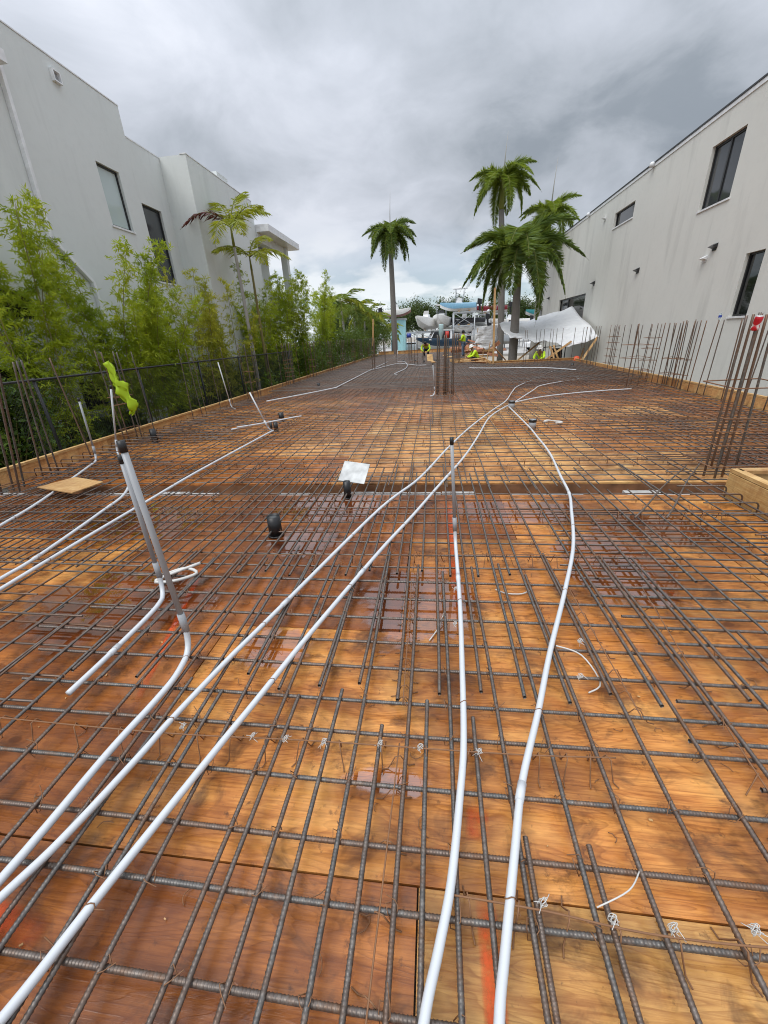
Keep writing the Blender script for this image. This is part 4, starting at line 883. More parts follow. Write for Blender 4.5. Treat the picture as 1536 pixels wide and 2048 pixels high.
for a in ((-8.4, 7.9, 5.9, .8, 10, 'bamboo clump cut by the left edge of the picture', BAMBOO, .62, 11), (-8.3, 10.7, 5.6, 1.1, 20, 'large bright bamboo clump in front of the two upper windows', BAMBOO, .85, 12), (-8.2, 12.2, 4.6, .6, 7, 'lower bamboo clump at the right of the large one', BAMBOO, .7, 19),
          (-8.2, 14.3, 5.5, .4, 8, 'thin yellowing bamboo clump before the projecting wing', BAMBOOY, .42, 13), (-7.95, 15.9, 5.2, .8, 11, 'pale bamboo clump below the two yellow palms', BAMBOOY, .6, 14), (-8.0, 18.9, 6.0, .9, 11, 'bamboo clump right behind the yellow palms', BAMBOO, .7, 15),
          (-7.9, 21.6, 6.2, .9, 11, 'bamboo clump below the canopy column', BAMBOO, .75, 16), (-7.8, 24.8, 6.4, 1.0, 11, 'tall bamboo clump at the end of the canopy', BAMBOO, .8, 17), (-7.7, 28.3, 7.2, 1.0, 10, 'tallest bamboo clump, rising against the sky', BAMBOO, .75, 18), (-7.7, 31.5, 6.4, 1.0, 9, 'farthest bamboo clump before the green palms', BAMBOO, .75, 20)): bamboo(*a[:6], a[6], a[7], a[8], low=.2 if a[8] in (12, 13, 19) else .08, bs=.8 if a[8] == 12 else .5, by=1.7)
def shrub(x, y, h, r, label, seed, mat=SHRUB, n=5200, leaf=.13, name='shrub', grp='shrubs along the fence', z0=-.8, cat='shrub'):
    rg = np.random.RandomState(seed); o = thing(name, label, cat, (x, y, z0), 0, grp); ncl = 26
    C = [(rg.normal(0, .42) * r, rg.normal(0, .5) * r, h * rg.beta(1.6, 1.3)) for _ in range(ncl)]; P = []; D = []; W = []
    for i in range(n):
        c = C[rg.randint(ncl)]; p = np.array(c) + rg.normal(0, .2, 3) * r; p[2] = max(.03, p[2]); d = rg.normal(0, 1, 3) + np.array([0, 0, .3]); d /= np.linalg.norm(d); P.append(p); D.append(d * leaf * rg.uniform(.6, 1.3)); W.append(leaf * .5 * rg.uniform(.7, 1.2))
    fo = inst('foliage', leaf_mesh('foliage', P, D, W, mat), o); fo['kind'] = 'stuff'; m = MB()
    for c in C[:9]: m.tube([(0, 0, 0), (c[0] * .5, c[1] * .5, c[2] * .55), c], [.02, .013, .004], 4)
    m.build('branches', CULM, o); return o
for i, (x, y, h, r) in enumerate(((-8.6, 6.8, 1.9, .8), (-8.8, 8.6, .8, .6), (-8.8, 10.2, .7, .5), (-8.8, 13.2, .6, .5), (-8.4, 15.6, 1.6, .9), (-8.2, 18, 1.8, 1.1), (-8.1, 20.3, 1.9, 1.1), (-8.0, 22.8, 2.1, 1.2), (-7.9, 25.4, 2.2, 1.3), (-7.6, 28, 2.6, 1.3), (-7.3, 30.5, 2.8, 1.3), (-7.0, 33, 3.0, 1.4), (-6.9, 35.5, 3.0, 1.4), (-6.8, 38, 3.1, 1.4), (-6.6, 40.5, 3.1, 1.4), (-6.2, 43, 3.2, 1.5))):
    shrub(x, y, h, r, 'dark green shrub, %s from the near end of the bamboo and hedge row' % ORD[i], 40 + i)
# palms
def frond_mesh(L, droop, mat, width=.55, nleaf=46, plum=True, seed=0, lw=.035):
    rg = np.random.RandomState(seed); P = []; D = []; W = []; pts = []
    cur = lambda t: np.array([L * (t - .18 * droop * t ** 2.2), 0, L * (.30 * t - droop * .72 * t ** 2.3)])
    for t in np.linspace(0, 1, 14): pts.append(tuple(cur(t)))
    for i in range(nleaf):
        t = .1 + .9 * (i + .5) / nleaf; p = cur(t); q = cur(min(1, t + .03)); ax = (q - p) / (np.linalg.norm(q - p) + 1e-9)
        ll = width * (math.sin(PI * min(1, t * .85 + .18)) ** .6) * rg.uniform(.85, 1.12)
        for s in (-1, 1):
            for e in ((0, 1) if plum else (0,)):
                d = ax * rg.uniform(.35, .7) + np.array([0, s, 0]) * rg.uniform(.55, .95) + np.array([0, 0, rg.uniform(-.75, .5) if plum else rg.uniform(-.5, .05)]); d /= np.linalg.norm(d); d = d * ll; d[2] -= ll * .25 * rg.rand()
                P.append(p); D.append(d); W.append(lw * rg.uniform(.8, 1.3))
    me = leaf_mesh('leaflets', P, D, W, mat, .15)
    m = MB(); m.tube(pts, [.035 * (1 - .85 * t) for t in np.linspace(0, 1, 14)], 5); return me, m.mesh('rachis', CROWNS)
def palm(x, y, z0, hb, rt, label, fr, nfr, spear=2.2, trunk=TRUNK, shaft=CROWNS, lean=(0, 0), seed=0, sh=1.4, tilt=(.25, 1.15), name='royal_palm', grp='royal palms', az0=None, sc_=1.0, bulge=.12):
    rg = np.random.RandomState(seed); o = thing(name, label, 'palm tree', (x, y, z0), 0, grp); pts = [(lean[0] * t ** 1.5, lean[1] * t, hb * t) for t in np.linspace(0, 1, 12)]
    MB().tube(pts, [rt * (1.12 - .25 * t + bulge * math.sin(PI * t)) for t in np.linspace(0, 1, 12)], 12).build('trunk', trunk, o)
    top = Vector(pts[-1]); MB().tube([top, top + Vector((0, 0, sh * .4)), top + Vector((0, 0, sh))], [rt * .92, rt * .8, rt * .42], 10).build('crownshaft', shaft, o); top = top + Vector((0, 0, sh * .95))
    for i in range(nfr):
        me, ra = fr[i % len(fr)]; a = (i * 2.399 + rg.normal(0, .2)) if az0 is None else az0[i]
        t = (i + .5) / nfr; el = tilt[1] * (1 - t) ** 1.1 + tilt[0] - .5 if az0 is None else tilt[i]
        f = inst('frond', ra, o, top + Vector((0, 0, .05 * i / nfr)), (0, -el, a), (sc_,) * 3)
        lv = inst('leaflets', me, f); lv['kind'] = 'stuff'
    if spear:
        MB().tube([top, top + Vector((.04, 0, spear * .5)), top + Vector((.12, 0, spear))], [.05, .03, .008], 6).build('spear', TRUNKL, o)
    return o
FR = [frond_mesh(3.3, d, PALML, .82, 120, True, i, .062) for i, d in enumerate((1.2, 1.5, 1.75, 1.35))]
FR2 = [frond_mesh(3.3, d, PALML2, .82, 120, True, 10 + i, .062) for i, d in enumerate((1.1, 1.5, 1.7, 1.3))]
palm(-3.72, 40.5, -.8, 9.2, .23, 'lone royal palm in the middle against the grey sky', FR, 17, 3.0, TRUNK, CROWNS, (-.1, 0), 3, 1.5, tilt=(.1, 1.35), sc_=.82)
palm(4.9, 32, -.6, 9.5, .2, 'tallest of the three royal palms at right', FR2, 15, 2.4, TRUNK, CROWNS, (-.55, 0), 5, 1.6, tilt=(.15, 1.3), sc_=.74)
palm(4.55, 25, -.6, 4.4, .215, 'nearest royal palm with yellow green crownshaft behind the plastic sheet', FR, 19, 0, TRUNK, CROWNS, (-.05, 0), 8, 1.7, tilt=(.2, 1.35), sc_=1.0)
palm(7.4, 33, -.6, 8.0, .17, 'royal palm with pale trunk beside the grey house', FR2, 12, 3.0, TRUNKL, CROWNS, (.3, 0), 9, 1.3, tilt=(.2, 1.3), sc_=.7)
FY = [frond_mesh(2.2, d, PALMY, .62, 44, False, 20 + i, .055) for i, d in enumerate((.6, .8, 1.0))]; FD = [frond_mesh(2.2, 1.15, PALMR, .6, 44, False, 31, .055)]
az = [1.2, 2.4, 1.8, -.3, .6, 4.7, -.9, 3.72]; tl = [1.0, .9, .6, .35, .55, -.1, -.1, .45]
palm(-7.5, 16.8, -.8, 5.85, .06, 'yellowing palm with one dark red frond before the left house', [FY[0], FY[1], FY[2], FY[0], FY[1], FY[2], FY[1], FD[0]], 8, 0, TRUNKL, CROWNS, (-.05, 0), 4, .7, tl, 'areca_palm', 'areca palms before the left house', az, .85)
az = [.2, 2.6, 1.2, -.8, 4.2]; tl = [.2, .4, .9, -.05, .1]
palm(-7.4, 17.7, -.8, 5.2, .05, 'smaller yellowing palm right of the red fronded one', [FY[1], FY[0], FY[2], FY[1], FY[0]], 5, 0, CULM, CROWNS, (.02, 0), 6, .5, tl, 'areca_palm', 'areca palms before the left house', az, .85)
FG = [frond_mesh(2.6, d, m_, .75, 46, False, 50 + i, .075) for i, (d, m_) in enumerate(((.8, PALML2), (1.1, PALMY), (.95, PALML2), (1.2, PALML)))]
for i, (x, y, h, l) in enumerate(((-7.3, 35.0, 4.6, 'green palm right of the tallest bamboo'), (-7.2, 38.5, 4.2, 'green palm in the middle of the far hedge'), (-6.9, 42, 4.0, 'yellowish palm toward the end of the hedge'), (-6.5, 46, 3.6, 'last palm of the hedge beside the lone royal palm'), (-8.4, 44, 4.6, 'palm standing behind the end of the hedge'), (-5.6, 47, 2.6, 'low palm just left of the lone royal palm trunk'))):
    palm(x, y, -.8, h, .09, l, FG[i % 2:] + FG[:i % 2], 11, 0, TRUNKL, CROWNS, (J(.2), 0), 60 + i, .6, (.2, 1.0), 'hedge_palm', 'palms in the left hedge')
def tree(x, y, z0, h, r, label, seed, n=7000, leaf=.36):
    rg = np.random.RandomState(seed); o = thing('broadleaf_tree', label, 'tree', (x, y, z0), 0, 'trees behind the marina'); C = []; P = []; D = []; W = []
    for _ in range(22):
        v = rg.normal(0, 1, 3); v /= np.linalg.norm(v); C.append(np.array([0, 0, h * .68]) + v * np.array([r, r, h * .3]) * rg.uniform(.35, .95))
    for i in range(n):
        p = C[rg.randint(22)] + rg.normal(0, .24, 3) * r; d = rg.normal(0, 1, 3); d /= np.linalg.norm(d); P.append(p); D.append(d * leaf * rg.uniform(.6, 1.3)); W.append(leaf * .55)
    inst('crown', leaf_mesh('crown', P, D, W, TREE), o); m = MB(); m.tube([(0, 0, 0), (.1, 0, h * .35), (0, 0, h * .6)], [.3, .22, .12], 8)
    for c in C[:7]: m.tube([(0, 0, h * .4), tuple(c)], [.12, .03], 5)
    m.build('trunk', TRUNK, o)
for i, (x, y, h, r) in enumerate(((-6.2, 92, 8.3, 3.2), (-2.6, 96, 9.2, 3.2), (1.8, 98, 8.8, 2.6), (5.5, 99, 9.4, 2.8), (13, 95, 7.8, 3.2), (18, 96, 8.6, 3.4), (22, 95, 7.2, 3.2), (27, 97, 9.5, 3.6), (32, 98, 9.5, 3.6), (-14, 96, 7.5, 3.4), (-22, 98, 8.5, 3.8))):
    tree(x, y, -.6, h, r, ('round green tree behind the cyan hut', 'dark tree left of the bow-on white boats', 'tree top showing above the white boats', 'tree right behind the light blue boat', 'tree between the tall palm and the red boat', 'tree behind the wooden post', 'low tree right of the nearest palm trunk', 'tall dark tree by the grey house corner', 'tree behind the grey house corner', 'tree behind the hedge end', 'tree far left behind the hedge')[i], 80 + i)

# ------------------------------------------------------------------ marina
def boat(x, y, z, rz, L, B, Dp, label, hullc, botc, ttop=False, cabin=False, engines=1, group='boats in the marina yard', cover=None, flare=1.0):
    o = thing('motor_boat', label, 'boat', (x, y, z), rz, group); HM = mat_plain('hull_paint', hullc, .25, vary=.05); BM = mat_plain('bottom_paint', botc, .4, vary=.1)
    ns = 14; secs = []
    for i in range(ns + 1):
        t = i / ns; yy = L * (t - .5); w = B / 2 * (1 - t ** 3.2) ** .75 * (.92 + .08 * min(1, t * 4)) + .015; sheer = Dp * (1 + .32 * t ** 2); keel = Dp * .95 * max(0, t - .55) ** 2 * 3.4
        keel = min(keel, sheer - .12); ch = w * (.86 - .35 * t * t); zc = keel + (.32 - .02 * t) * Dp * (1 - .25 * t) + .22 * Dp * t * t; zc = min(zc, sheer - .06)
        secs.append([(0, yy, keel), (ch, yy, zc), (w, yy, sheer), (w * .93, yy, sheer + .03), (w * .86, yy, sheer - .02)])
    def strip(idx, mat, name):
        m = MB()
        for s in (1, -1):
            vs = [(s * p[0], p[1], p[2]) for sec in secs for p in sec]; f = []
            for i in range(ns):
                for k in idx: a = i * 5 + k; q = (a, a + 5, a + 6, a + 1); f.append(q if s == 1 else q[::-1])
            m.add(vs, f, True)
        return m.build(name, mat, o)
    strip((0,), BM, 'hull_bottom'); hb = strip((1, 2, 3), HM, 'hull_side')
    m = MB(); tr = secs[0]; m.add([(s_ * p[0], p[1], p[2]) for p in tr[:3] for s_ in (1, -1)], [(0, 2, 4, 5, 3, 1)]); m.build('transom', HM, o)
    m = MB(); zz = Dp * .82
    vs = []; f = []
    for sec in secs: vs += [(sec[4][0], sec[4][1], sec[4][2] - .01), (-sec[4][0], sec[4][1], sec[4][2] - .01)]
    for i in range(ns): f.append((2 * i, 2 * i + 1, 2 * i + 3, 2 * i + 2))
    m.add(vs, f); m.build('deck', WHITEM if cover is None else cover, o)
    if cabin:
        m = MB(); w = B * .34; y0, y1 = -L * .18, L * .2; h0, h1 = Dp * 1.0, Dp + B * .42
        m.add([(-w, y0, h0), (w, y0, h0), (w, y1 + .5, h0), (-w, y1 + .5, h0), (-w * .85, y0, h1), (w * .85, y0, h1), (w * .8, y1 - .3, h1), (-w * .8, y1 - .3, h1)], [(4, 5, 6, 7), (0, 1, 5, 4), (1, 2, 6, 5), (2, 3, 7, 6), (3, 0, 4, 7)]); m.build('cabin', WHITEM, o)
        m = MB(); d = .02
        m.add([(w * .96 + d, y0 + .25, h0 + .12), (w * 1.0 + d, y1 + .2, h0 + .12), (w * .86 + d, y1 - .2, h1 - .12), (w * .89 + d, y0 + .25, h1 - .12)], [(0, 1, 2, 3)]); m.add([(-w * .96 - d, y0 + .25, h0 + .12), (-w * 1.0 - d, y1 + .2, h0 + .12), (-w * .86 - d, y1 - .2, h1 - .12), (-w * .89 - d, y0 + .25, h1 - .12)], [(3, 2, 1, 0)])
        m.add([(-w * .85, y1 + .42 + d, h0 + .12), (w * .85, y1 + .42 + d, h0 + .12), (w * .72, y1 - .2 + d, h1 - .1), (-w * .72, y1 - .2 + d, h1 - .1)], [(0, 1, 2, 3)]); m.build('window', GLASSD, o)
        m = MB(); m.box((-w * .95, y0 - .3, h1 + .002), (w * .95, y1 - .1, h1 + .07)); m.build('cabin_roof', WHITEM, o)
    else:
        m = MB(); w = B * .16; m.add([(-w, -.5, zz), (w, -.5, zz), (w, .35, zz), (-w, .35, zz), (-w, -.4, zz + .75), (w, -.4, zz + .75), (w * .9, .05, zz + .85), (-w * .9, .05, zz + .85)], [(4, 5, 6, 7), (0, 1, 5, 4), (1, 2, 6, 5), (2, 3, 7, 6), (3, 0, 4, 7)]); m.build('console', WHITEM, o)
        m = MB(); m.add([(-w, .08, zz + .8), (w, .08, zz + .8), (w * .85, -.18, zz + 1.2), (-w * .85, -.18, zz + 1.2), (-w, .04, zz + .8), (w, .04, zz + .8), (w * .85, -.22, zz + 1.2), (-w * .85, -.22, zz + 1.2)], [(0, 1, 2, 3), (7, 6, 5, 4)]); m.build('windshield', GLASSM, o)
        if ttop:
            w2 = B * .3; H = zz + 1.75
            for sx in (-1, 1):
                for yy in (-.75, .35): MB().tube([(sx * w2 * .7, yy * .6, zz), (sx * w2 * .85, yy, H)], .03, 6).build('top_leg', GREYM, o)
            m = MB(); m.box((-w2, -1.05, H), (w2, .65, H + .06)); m.build('hard_top', WHITEM if ttop == 1 else HM, o, bevel=.02)
            for q in range(4): MB().tube([(-w2 + q * w2 * .66, -1, H + .06), (-w2 * 1.25 + q * w2 * .8, -1.5, H + .95)], .016, 4).build('rod', GREYM, o)
            MB().lathe([(.22, 0), (.24, .12), (.1, .2)], 12, (0, -.2, H + .06)).build('radar', WHITEM, o)
    for q in range(engines):
        ex = (q - (engines - 1) / 2) * .55; m = MB(); m.add([(ex - .17, -L / 2 - .62, Dp * .75), (ex + .17, -L / 2 - .62, Dp * .75), (ex + .2, -L / 2 - .08, Dp * .8), (ex - .2, -L / 2 - .08, Dp * .8), (ex - .14, -L / 2 - .6, Dp * .75 + .55), (ex + .14, -L / 2 - .6, Dp * .75 + .55), (ex + .16, -L / 2 - .12, Dp * .8 + .62), (ex - .16, -L / 2 - .12, Dp * .8 + .62)], [(3, 2, 1, 0), (4, 5, 6, 7), (0, 1, 5, 4), (1, 2, 6, 5), (2, 3, 7, 6), (3, 0, 4, 7)])
        m.beam((ex, -L / 2 - .35, Dp * .76), (ex, -L / 2 - .42, -.1), .12, .22); m.build('outboard_motor', BLACKP, o, bevel=.03)
    return o
WH = (.74, .73, .70); GR = (.4, .39, .36)
boat(2.95, 55, 4.2, R(80), 4.5, 2.0, .8, 'light blue boat on the top of the boat rack', (.20, .40, .56), (.72, .72, .70), ttop=1, engines=2)
boat(-1.0, 54.5, 2.3, R(160), 6.0, 2.3, 1.15, 'white boat with its bow toward the deck, left of the pair', WH, (.5, .49, .46), ttop=False, engines=1)
boat(.95, 56.5, 2.35, R(170), 6.2, 2.4, 1.2, 'white boat with arched windscreen, right of the bow-on pair', WH, (.62, .61, .58), ttop=2, engines=1)
boat(.9, 53, .0, R(104), 6.3, 2.5, 1.1, 'dark blue hulled cabin boat standing low behind the bending worker', (.008, .028, .055), (.5, .5, .48), cabin=True)
boat(5.0, 56, .45, R(95), 5.0, 2.2, .95, 'white boat behind the standing worker', WH, (.6, .6, .58), engines=1)
boat(3.8, 57.5, 2.6, R(85), 5.5, 2.2, .8, 'black covered boat on the middle shelf of the rack', (.03, .03, .035), (.5, .5, .48), cover=BLACKC, engines=1)
boat(3.9, 57.3, 1.6, R(85), 5.8, 2.2, .75, 'white boat with dark canopy on the lower shelf of the rack', WH, (.1, .1, .11), cabin=True)
boat(7.2, 60, 4.0, R(80), 5.0, 2.0, .75, 'dark red boat on a rack left of the tall palm', (.16, .012, .018), (.5, .5, .48), engines=1)
boat(7.0, 59, 1.6, R(75), 5.5, 2.2, .95, 'white boat on the rack below the dark red one', WH, GR, ttop=1, engines=2)
boat(10.5, 63, 2.2, R(85), 5.5, 2.2, .9, 'white boat between the wooden post and the nearest palm', WH, GR, ttop=False, engines=1)
boat(16.2, 66, 3.2, R(80), 5.6, 2.2, .9, 'teal boat seen between the two right palm trunks', (.03, .22, .24), (.5, .5, .48), ttop=1, engines=2)
boat(16.5, 64, .6, R(80), 5.6, 2.2, .9, 'white boat low behind the plastic sheet', WH, GR, engines=1)
boat(-4.75, 56, 4.0, R(-80), 3.6, 1.7, .75, 'white boat on the cyan hut roof level with black motor', WH, (.25, .12, .1), engines=1, ttop=False)
boat(7.6, 58, .1, R(90), 6.0, 2.3, 1.1, 'grey hulled boat low at the left end of the plastic sheet', (.3, .32, .34), GR, engines=1)
def rack(x0, x1, y0, y1, z0, levels, label):
    o = thing('boat_rack', label, 'boat rack', (x0, y0, z0), 0, 'steel boat racks'); top = levels[-1]
    for xx in (0, x1 - x0):
        for yy in (0, y1 - y0): MB().tube([(xx, yy, 0), (xx, yy, top)], .07, 6).build('post', GREYM, o)
    for z in levels:
        for yy in (0, y1 - y0): m = MB(); m.box((-.1, yy - .05, z), (x1 - x0 + .1, yy + .05, z + .14)); m.build('beam', GREYM, o)
        for q in range(2): m = MB(); m.box(((x1 - x0) * (.25 + .5 * q) - .07, -.1, z + .142), ((x1 - x0) * (.25 + .5 * q) + .07, y1 - y0 + .1, z + .24)); m.build('bunk', PINE, o)
    for a, b in zip(levels, levels[1:]):
        MB().tube([(0, 0, a), (x1 - x0, 0, b)], .03, 5).build('brace', GREYM, o); MB().tube([(x1 - x0, 0, a), (0, 0, b)], .03, 5).build('brace', GREYM, o)
rack(2.4, 4.9, 53.6, 56.6, -.55, (1.9, 3.0, 4.5), 'steel rack with crossed braces under the light blue boat')
rack(-2.2, 2.2, 53.3, 57.5, -.55, (.9, 2.6), 'low steel rack under the two bow-on white boats')
rack(5.8, 9.4, 58.2, 61.2, -.55, (1.9, 4.3), 'steel rack under the dark red boat')
rack(9, 12.5, 61.7, 64.4, -.55, (2.5,), 'steel rack under the white boat behind the wooden post'); rack(14.4, 18.2, 64.8, 67.3, -.55, (3.5,), 'steel rack under the teal boat')
CY = mat_plain('cyan_paint', (.36, .66, .70), .6, vary=.08)
o = thing('cyan_hut', 'pale cyan hut just right of the lone palm trunk', 'hut', (-4.75, 57.5, -.55)); m = MB(); m.box((-.95, -1.2, 0), (.95, 1.2, 4.2)); m.build('wall', CY, o); m = MB(); m.box((-1.1, -1.35, 4.21), (1.1, 1.35, 4.4)); m.build('roof', GREYM, o)
for z in (1.9, 3.2): m = MB(); m.box((-.35, -1.24, z), (.1, -1.205, z + .6)); m.build('window', GLASSD, o)
m = MB(); m.box((-.9, -1.25, .0), (-.1, -1.205, 1.9)); m.build('door', NAVY, o)
def car(x, y, rz, label):
    o = thing('parked_car', label, 'car', (x, y, -.55), rz, 'white cars in the marina yard'); m = MB()
    pr = [(-2.1, .3), (-2.15, .8), (-1.7, .95), (-1.0, 1.42), (.5, 1.42), (1.15, .95), (2.0, .82), (2.1, .35)]
    vs = [(sx * (.85 if z > 1 else .92), y_, z) for sx in (-1, 1) for y_, z in pr]; n = len(pr)
    m.add(vs, [tuple(range(n)), tuple(range(2 * n - 1, n - 1, -1))] + [(i, n + i, n + i + 1, i + 1) for i in range(n - 1)] + [(n - 1, 2 * n - 1, n, 0)]); m.build('body', WHITEM, o, bevel=.06)
    for sx in (-1, 1):
        g_ = MB(); g_.add([(sx * .9, -1.35, 1.02), (sx * .9, .9, 1.02), (sx * .875, .42, 1.36), (sx * .875, -.95, 1.36)], [(0, 1, 2, 3)]); g_.build('window', GLASSD, o)
        for yy in (-1.3, 1.3): MB().lathe([(.1, -.1), (.33, -.1), (.33, .1), (.1, .1)], 16).build('wheel', BLACKP, o, (sx * .84, yy, .33), (0, PI / 2, 0))
car(-3.4, 60, R(85), 'white car parked beside the cyan hut'); car(-1.2, 62, R(92), 'white car parked behind the thin far cage'); car(12.8, 52, R(95), 'white car parked under the edge of the plastic sheet')
o = thing('open_shed', 'long low shed roof behind the cabin boat', 'shed', (-2.5, 64, -.55)); m = MB(); m.box((-3.5, -1.5, 2.5), (5.5, 3, 2.75)); m.build('roof', GREYM, o)
for q in range(4): MB().tube([(-3.2 + q * 2.8, -1.2, 0), (-3.2 + q * 2.8, -1.2, 2.5)], .07, 6).build('post', WHITEM, o)

# ------------------------------------------------------------------ far timber, sheet, debris
def lumber(a, b, w, h, name, label, cat, grp=None, mat=PINE, roll=0):
    a, b = Vector(a), Vector(b); L = (b - a).length; d = (b - a).normalized(); m = MB(); m.box((-w / 2, -h / 2, 0), (w / 2, h / 2, L)); o = m.build(name, mat, None, a, (0, 0, 0), .003)
    o.rotation_mode = 'QUATERNION'; q = Vector((0, 0, 1)).rotation_difference(d); o.rotation_quaternion = q @ Quaternion((0, 0, 1), roll)
    return tag(o, label, cat, grp)
lumber((3.02, 21.7, -.1), (2.86, 21.6, 3.55), .09, .09, 'timber_post', 'tall pine post standing at the far corner form board', 'post')
GB = 'pine braces round the plastic sheet'
lumber((4.05, 24.2, -.4), (6.3, 25.4, 1.15), .09, .05, 'timber_brace', 'pine brace slanting left under the middle of the plastic sheet', 'brace', GB)
lumber((5.55, 22.6, .0), (7.15, 23.2, 1.0), .1, .05, 'timber_brace', 'pine brace slanting up right in front of the grey wall', 'brace', GB)
lumber((6.55, 22.9, -.3), (6.15, 23.4, .8), .1, .05, 'timber_brace', 'short pine brace leaning left before the crouching worker', 'brace', GB)
lumber((6.75, 23.0, -.3), (6.3, 23.3, .85), .09, .05, 'timber_brace', 'second short pine brace beside the leaning one', 'brace', GB)
lumber((7.35, 21.9, .1), (8.2, 22.6, 1.15), .1, .05, 'timber_brace', 'pine brace at the right corner of the plastic sheet', 'brace', GB)
lumber((7.7, 23.5, -.6), (8.1, 24, .6), .1, .05, 'timber_brace', 'short brace against the grey wall behind the dowels', 'brace', GB)
lumber((3.1, 22.6, .95), (3.9, 23.4, .2), .09, .05, 'timber_brace', 'white pine brace between the post and the nearest palm', 'brace', GB)
for i, (a, b, l) in enumerate((((2.5, 26, .1), (2.6, 26.1, 1.9), 'thin stake holding the left end of the plastic sheet'), ((2.95, 26, .1), (3.0, 26.1, 1.2), 'thin stake second from the left under the plastic sheet'), ((2.72, 22.2, .1), (2.88, 22.3, 1.2), 'thin stake just left of the tall pine post'))): lumber(a, b, .04, .04, 'timber_stake', l, 'stake', 'stakes under the sheet')
lumber((-3.0, 20.7, 1.3), (-2.93, 20.75, 2.5), .06, .04, 'timber_stake', 'tilted wooden stake tied to the far left cage', 'stake')
lumber((2.0, 23.6, .2), (2.75, 22.2, .22), .09, .05, 'timber_rail', 'pine rail lying at the far corner of the deck', 'rail', GB); lumber((1.5, 24.8, .2), (2.7, 22.6, .4), .09, .05, 'timber_rail', 'pine rail behind the corner rail of the deck', 'rail', GB)
rg = random.Random(5)
for i in range(46):
    x, y = rg.uniform(2.3, 4.8), rg.uniform(31, 38); z = .1 + .9 * max(0, 1 - ((x - 3.7) / 1.6) ** 2) * rg.random(); L = rg.uniform(.4, 1.5); a = rg.uniform(0, PI)
    lumber((x, y, z), (x + L * math.cos(a), y + L * math.sin(a) * .6, z + rg.uniform(-.15, .35)), rg.uniform(.12, .3), .03, 'scrap_plank', 'reddish scrap plank in the pile behind the standing worker', 'scrap plank', 'scrap planks in the pile', SCRAP if rg.random() < .8 else PINE, rg.uniform(0, PI))
for i in range(22):
    x, y = rg.uniform(.6, 2.8), rg.uniform(23, 32); L = rg.uniform(.25, 1.1); a = rg.uniform(-.6, .9)
    lumber((x, y, .22), (x + L * math.cos(a), y + L * math.sin(a) * 2, .23), .1, .025, 'loose_plank', 'pale loose plank lying on the far grid near the standing worker', 'loose plank', 'loose planks on the far grid', PINE, PI / 2 * 0)
m = MB(); m.box((-.18, -.3, 0), (.18, .3, .02)); tag(m.build('board_scrap', PINEY, None, (-.25, 26.5, .3), (R(55), 0, R(10))), 'pale board scrap propped in front of the bending worker', 'board')
m = MB(); m.box((-.1, -.12, 0), (.1, .12, .05)); tag(m.build('board_scrap', PINEY, None, (-.05, 23.3, .26), (R(15), 0, R(30))), 'small pale board scrap left of the far rusty cage', 'board')
m = MB()
for q in range(5): m.box((3.6 + q * .82, 26.8 - q * .28, -.62), (4.4 + q * .82, 27.05 - q * .28, -.15 + .02 * (q % 2)))
tag(m.build('block_wall', CONC), 'low grey block wall behind the nearest palm', 'low wall')
m = MB(); m.lathe([(.28, 0), (.3, .4), (.28, .85)], 20); tag(m.build('drum', BLACKC, None, (6.75, 24.2, -.2)), 'dark drum standing under the right half of the plastic sheet', 'drum')
m = MB(); m.tube([(5.9, 23.6, -.4), (5.9, 23.6, .75), (7.1, 23.9, .8), (7.1, 23.9, -.4)], .03, 8); tag(m.build('steel_frame', BLACKP), 'black steel frame round the dark drum', 'frame')
m = MB(); m.lathe([(.2, 0), (.2, .12), (.1, .2)], 14); tag(m.build('orange_bucket', mat_plain('orange_plastic', (.6, .08, .02), .5), None, (7.25, 22.4, .1), (R(70), 0, 0)), 'orange red bucket behind the right far form corner', 'bucket')
o = thing('scaffold_ladder', 'grey ladder frame behind the plastic sheet', 'ladder', (6.9, 28, -.6))
for s_ in (-.2, .2): MB().tube([(s_, 0, 0), (s_, .1, 2.6)], .025, 6).build('stile', GREYM, o)
for q in range(8): MB().tube([(-.2, .01 * q, .3 + q * .3), (.2, .01 * q, .3 + q * .3)], .018, 6).build('rung', GREYM, o)
def mat_sheet():
    t = NT('plastic_sheet'); o = t.pos(); n = t.noise(t.map(o, (1.2, 3.5, 6)), 1.6, 5, .6, .6)
    t.P(Base_Color=t.mix(t.ramp(n, [(.35, 0), (.7, 1)]), (.80, .81, .83), (.93, .94, .95)), Roughness=.45); t.bump(n, .8, .12)
    tr = t.n('ShaderNodeBsdfTranslucent'); tr.inputs[0].default_value = (.75, .78, .8, 1); ms = t.n('ShaderNodeMixShader'); ms.inputs[0].default_value = .15
    t.l(t.b.outputs[0], ms.inputs[1]); t.l(tr.outputs[0], ms.inputs[2]); t.l(ms.outputs[0], t.out.inputs[0]); return t.m
SHEET = mat_sheet()
cloth('plastic_sheet', [[(3.75, 26.0, 2.05), (4.5, 27.0, 2.2), (5.6, 28.0, 2.15), (6.9, 28.2, 2.45), (8.35, 28.0, 2.8)],
                        [(3.8, 25.2, 1.85), (4.7, 25.8, 1.85), (5.8, 26.2, 1.75), (7.1, 26.2, 2.1), (8.35, 26.2, 2.25)],
                        [(4.0, 24.4, 1.45), (5.0, 24.6, 1.38), (6.0, 24.6, 1.28), (7.2, 24.4, 1.5), (8.35, 24.4, 1.72)],
                        [(4.2, 23.9, 1.35), (5.2, 23.9, 1.12), (6.2, 23.6, 1.0), (7.2, 23.0, .78), (8.3, 22.6, 1.2)]], SHEET, 'white plastic sheet strung between posts and the grey wall', 'plastic sheet', .075, 7)
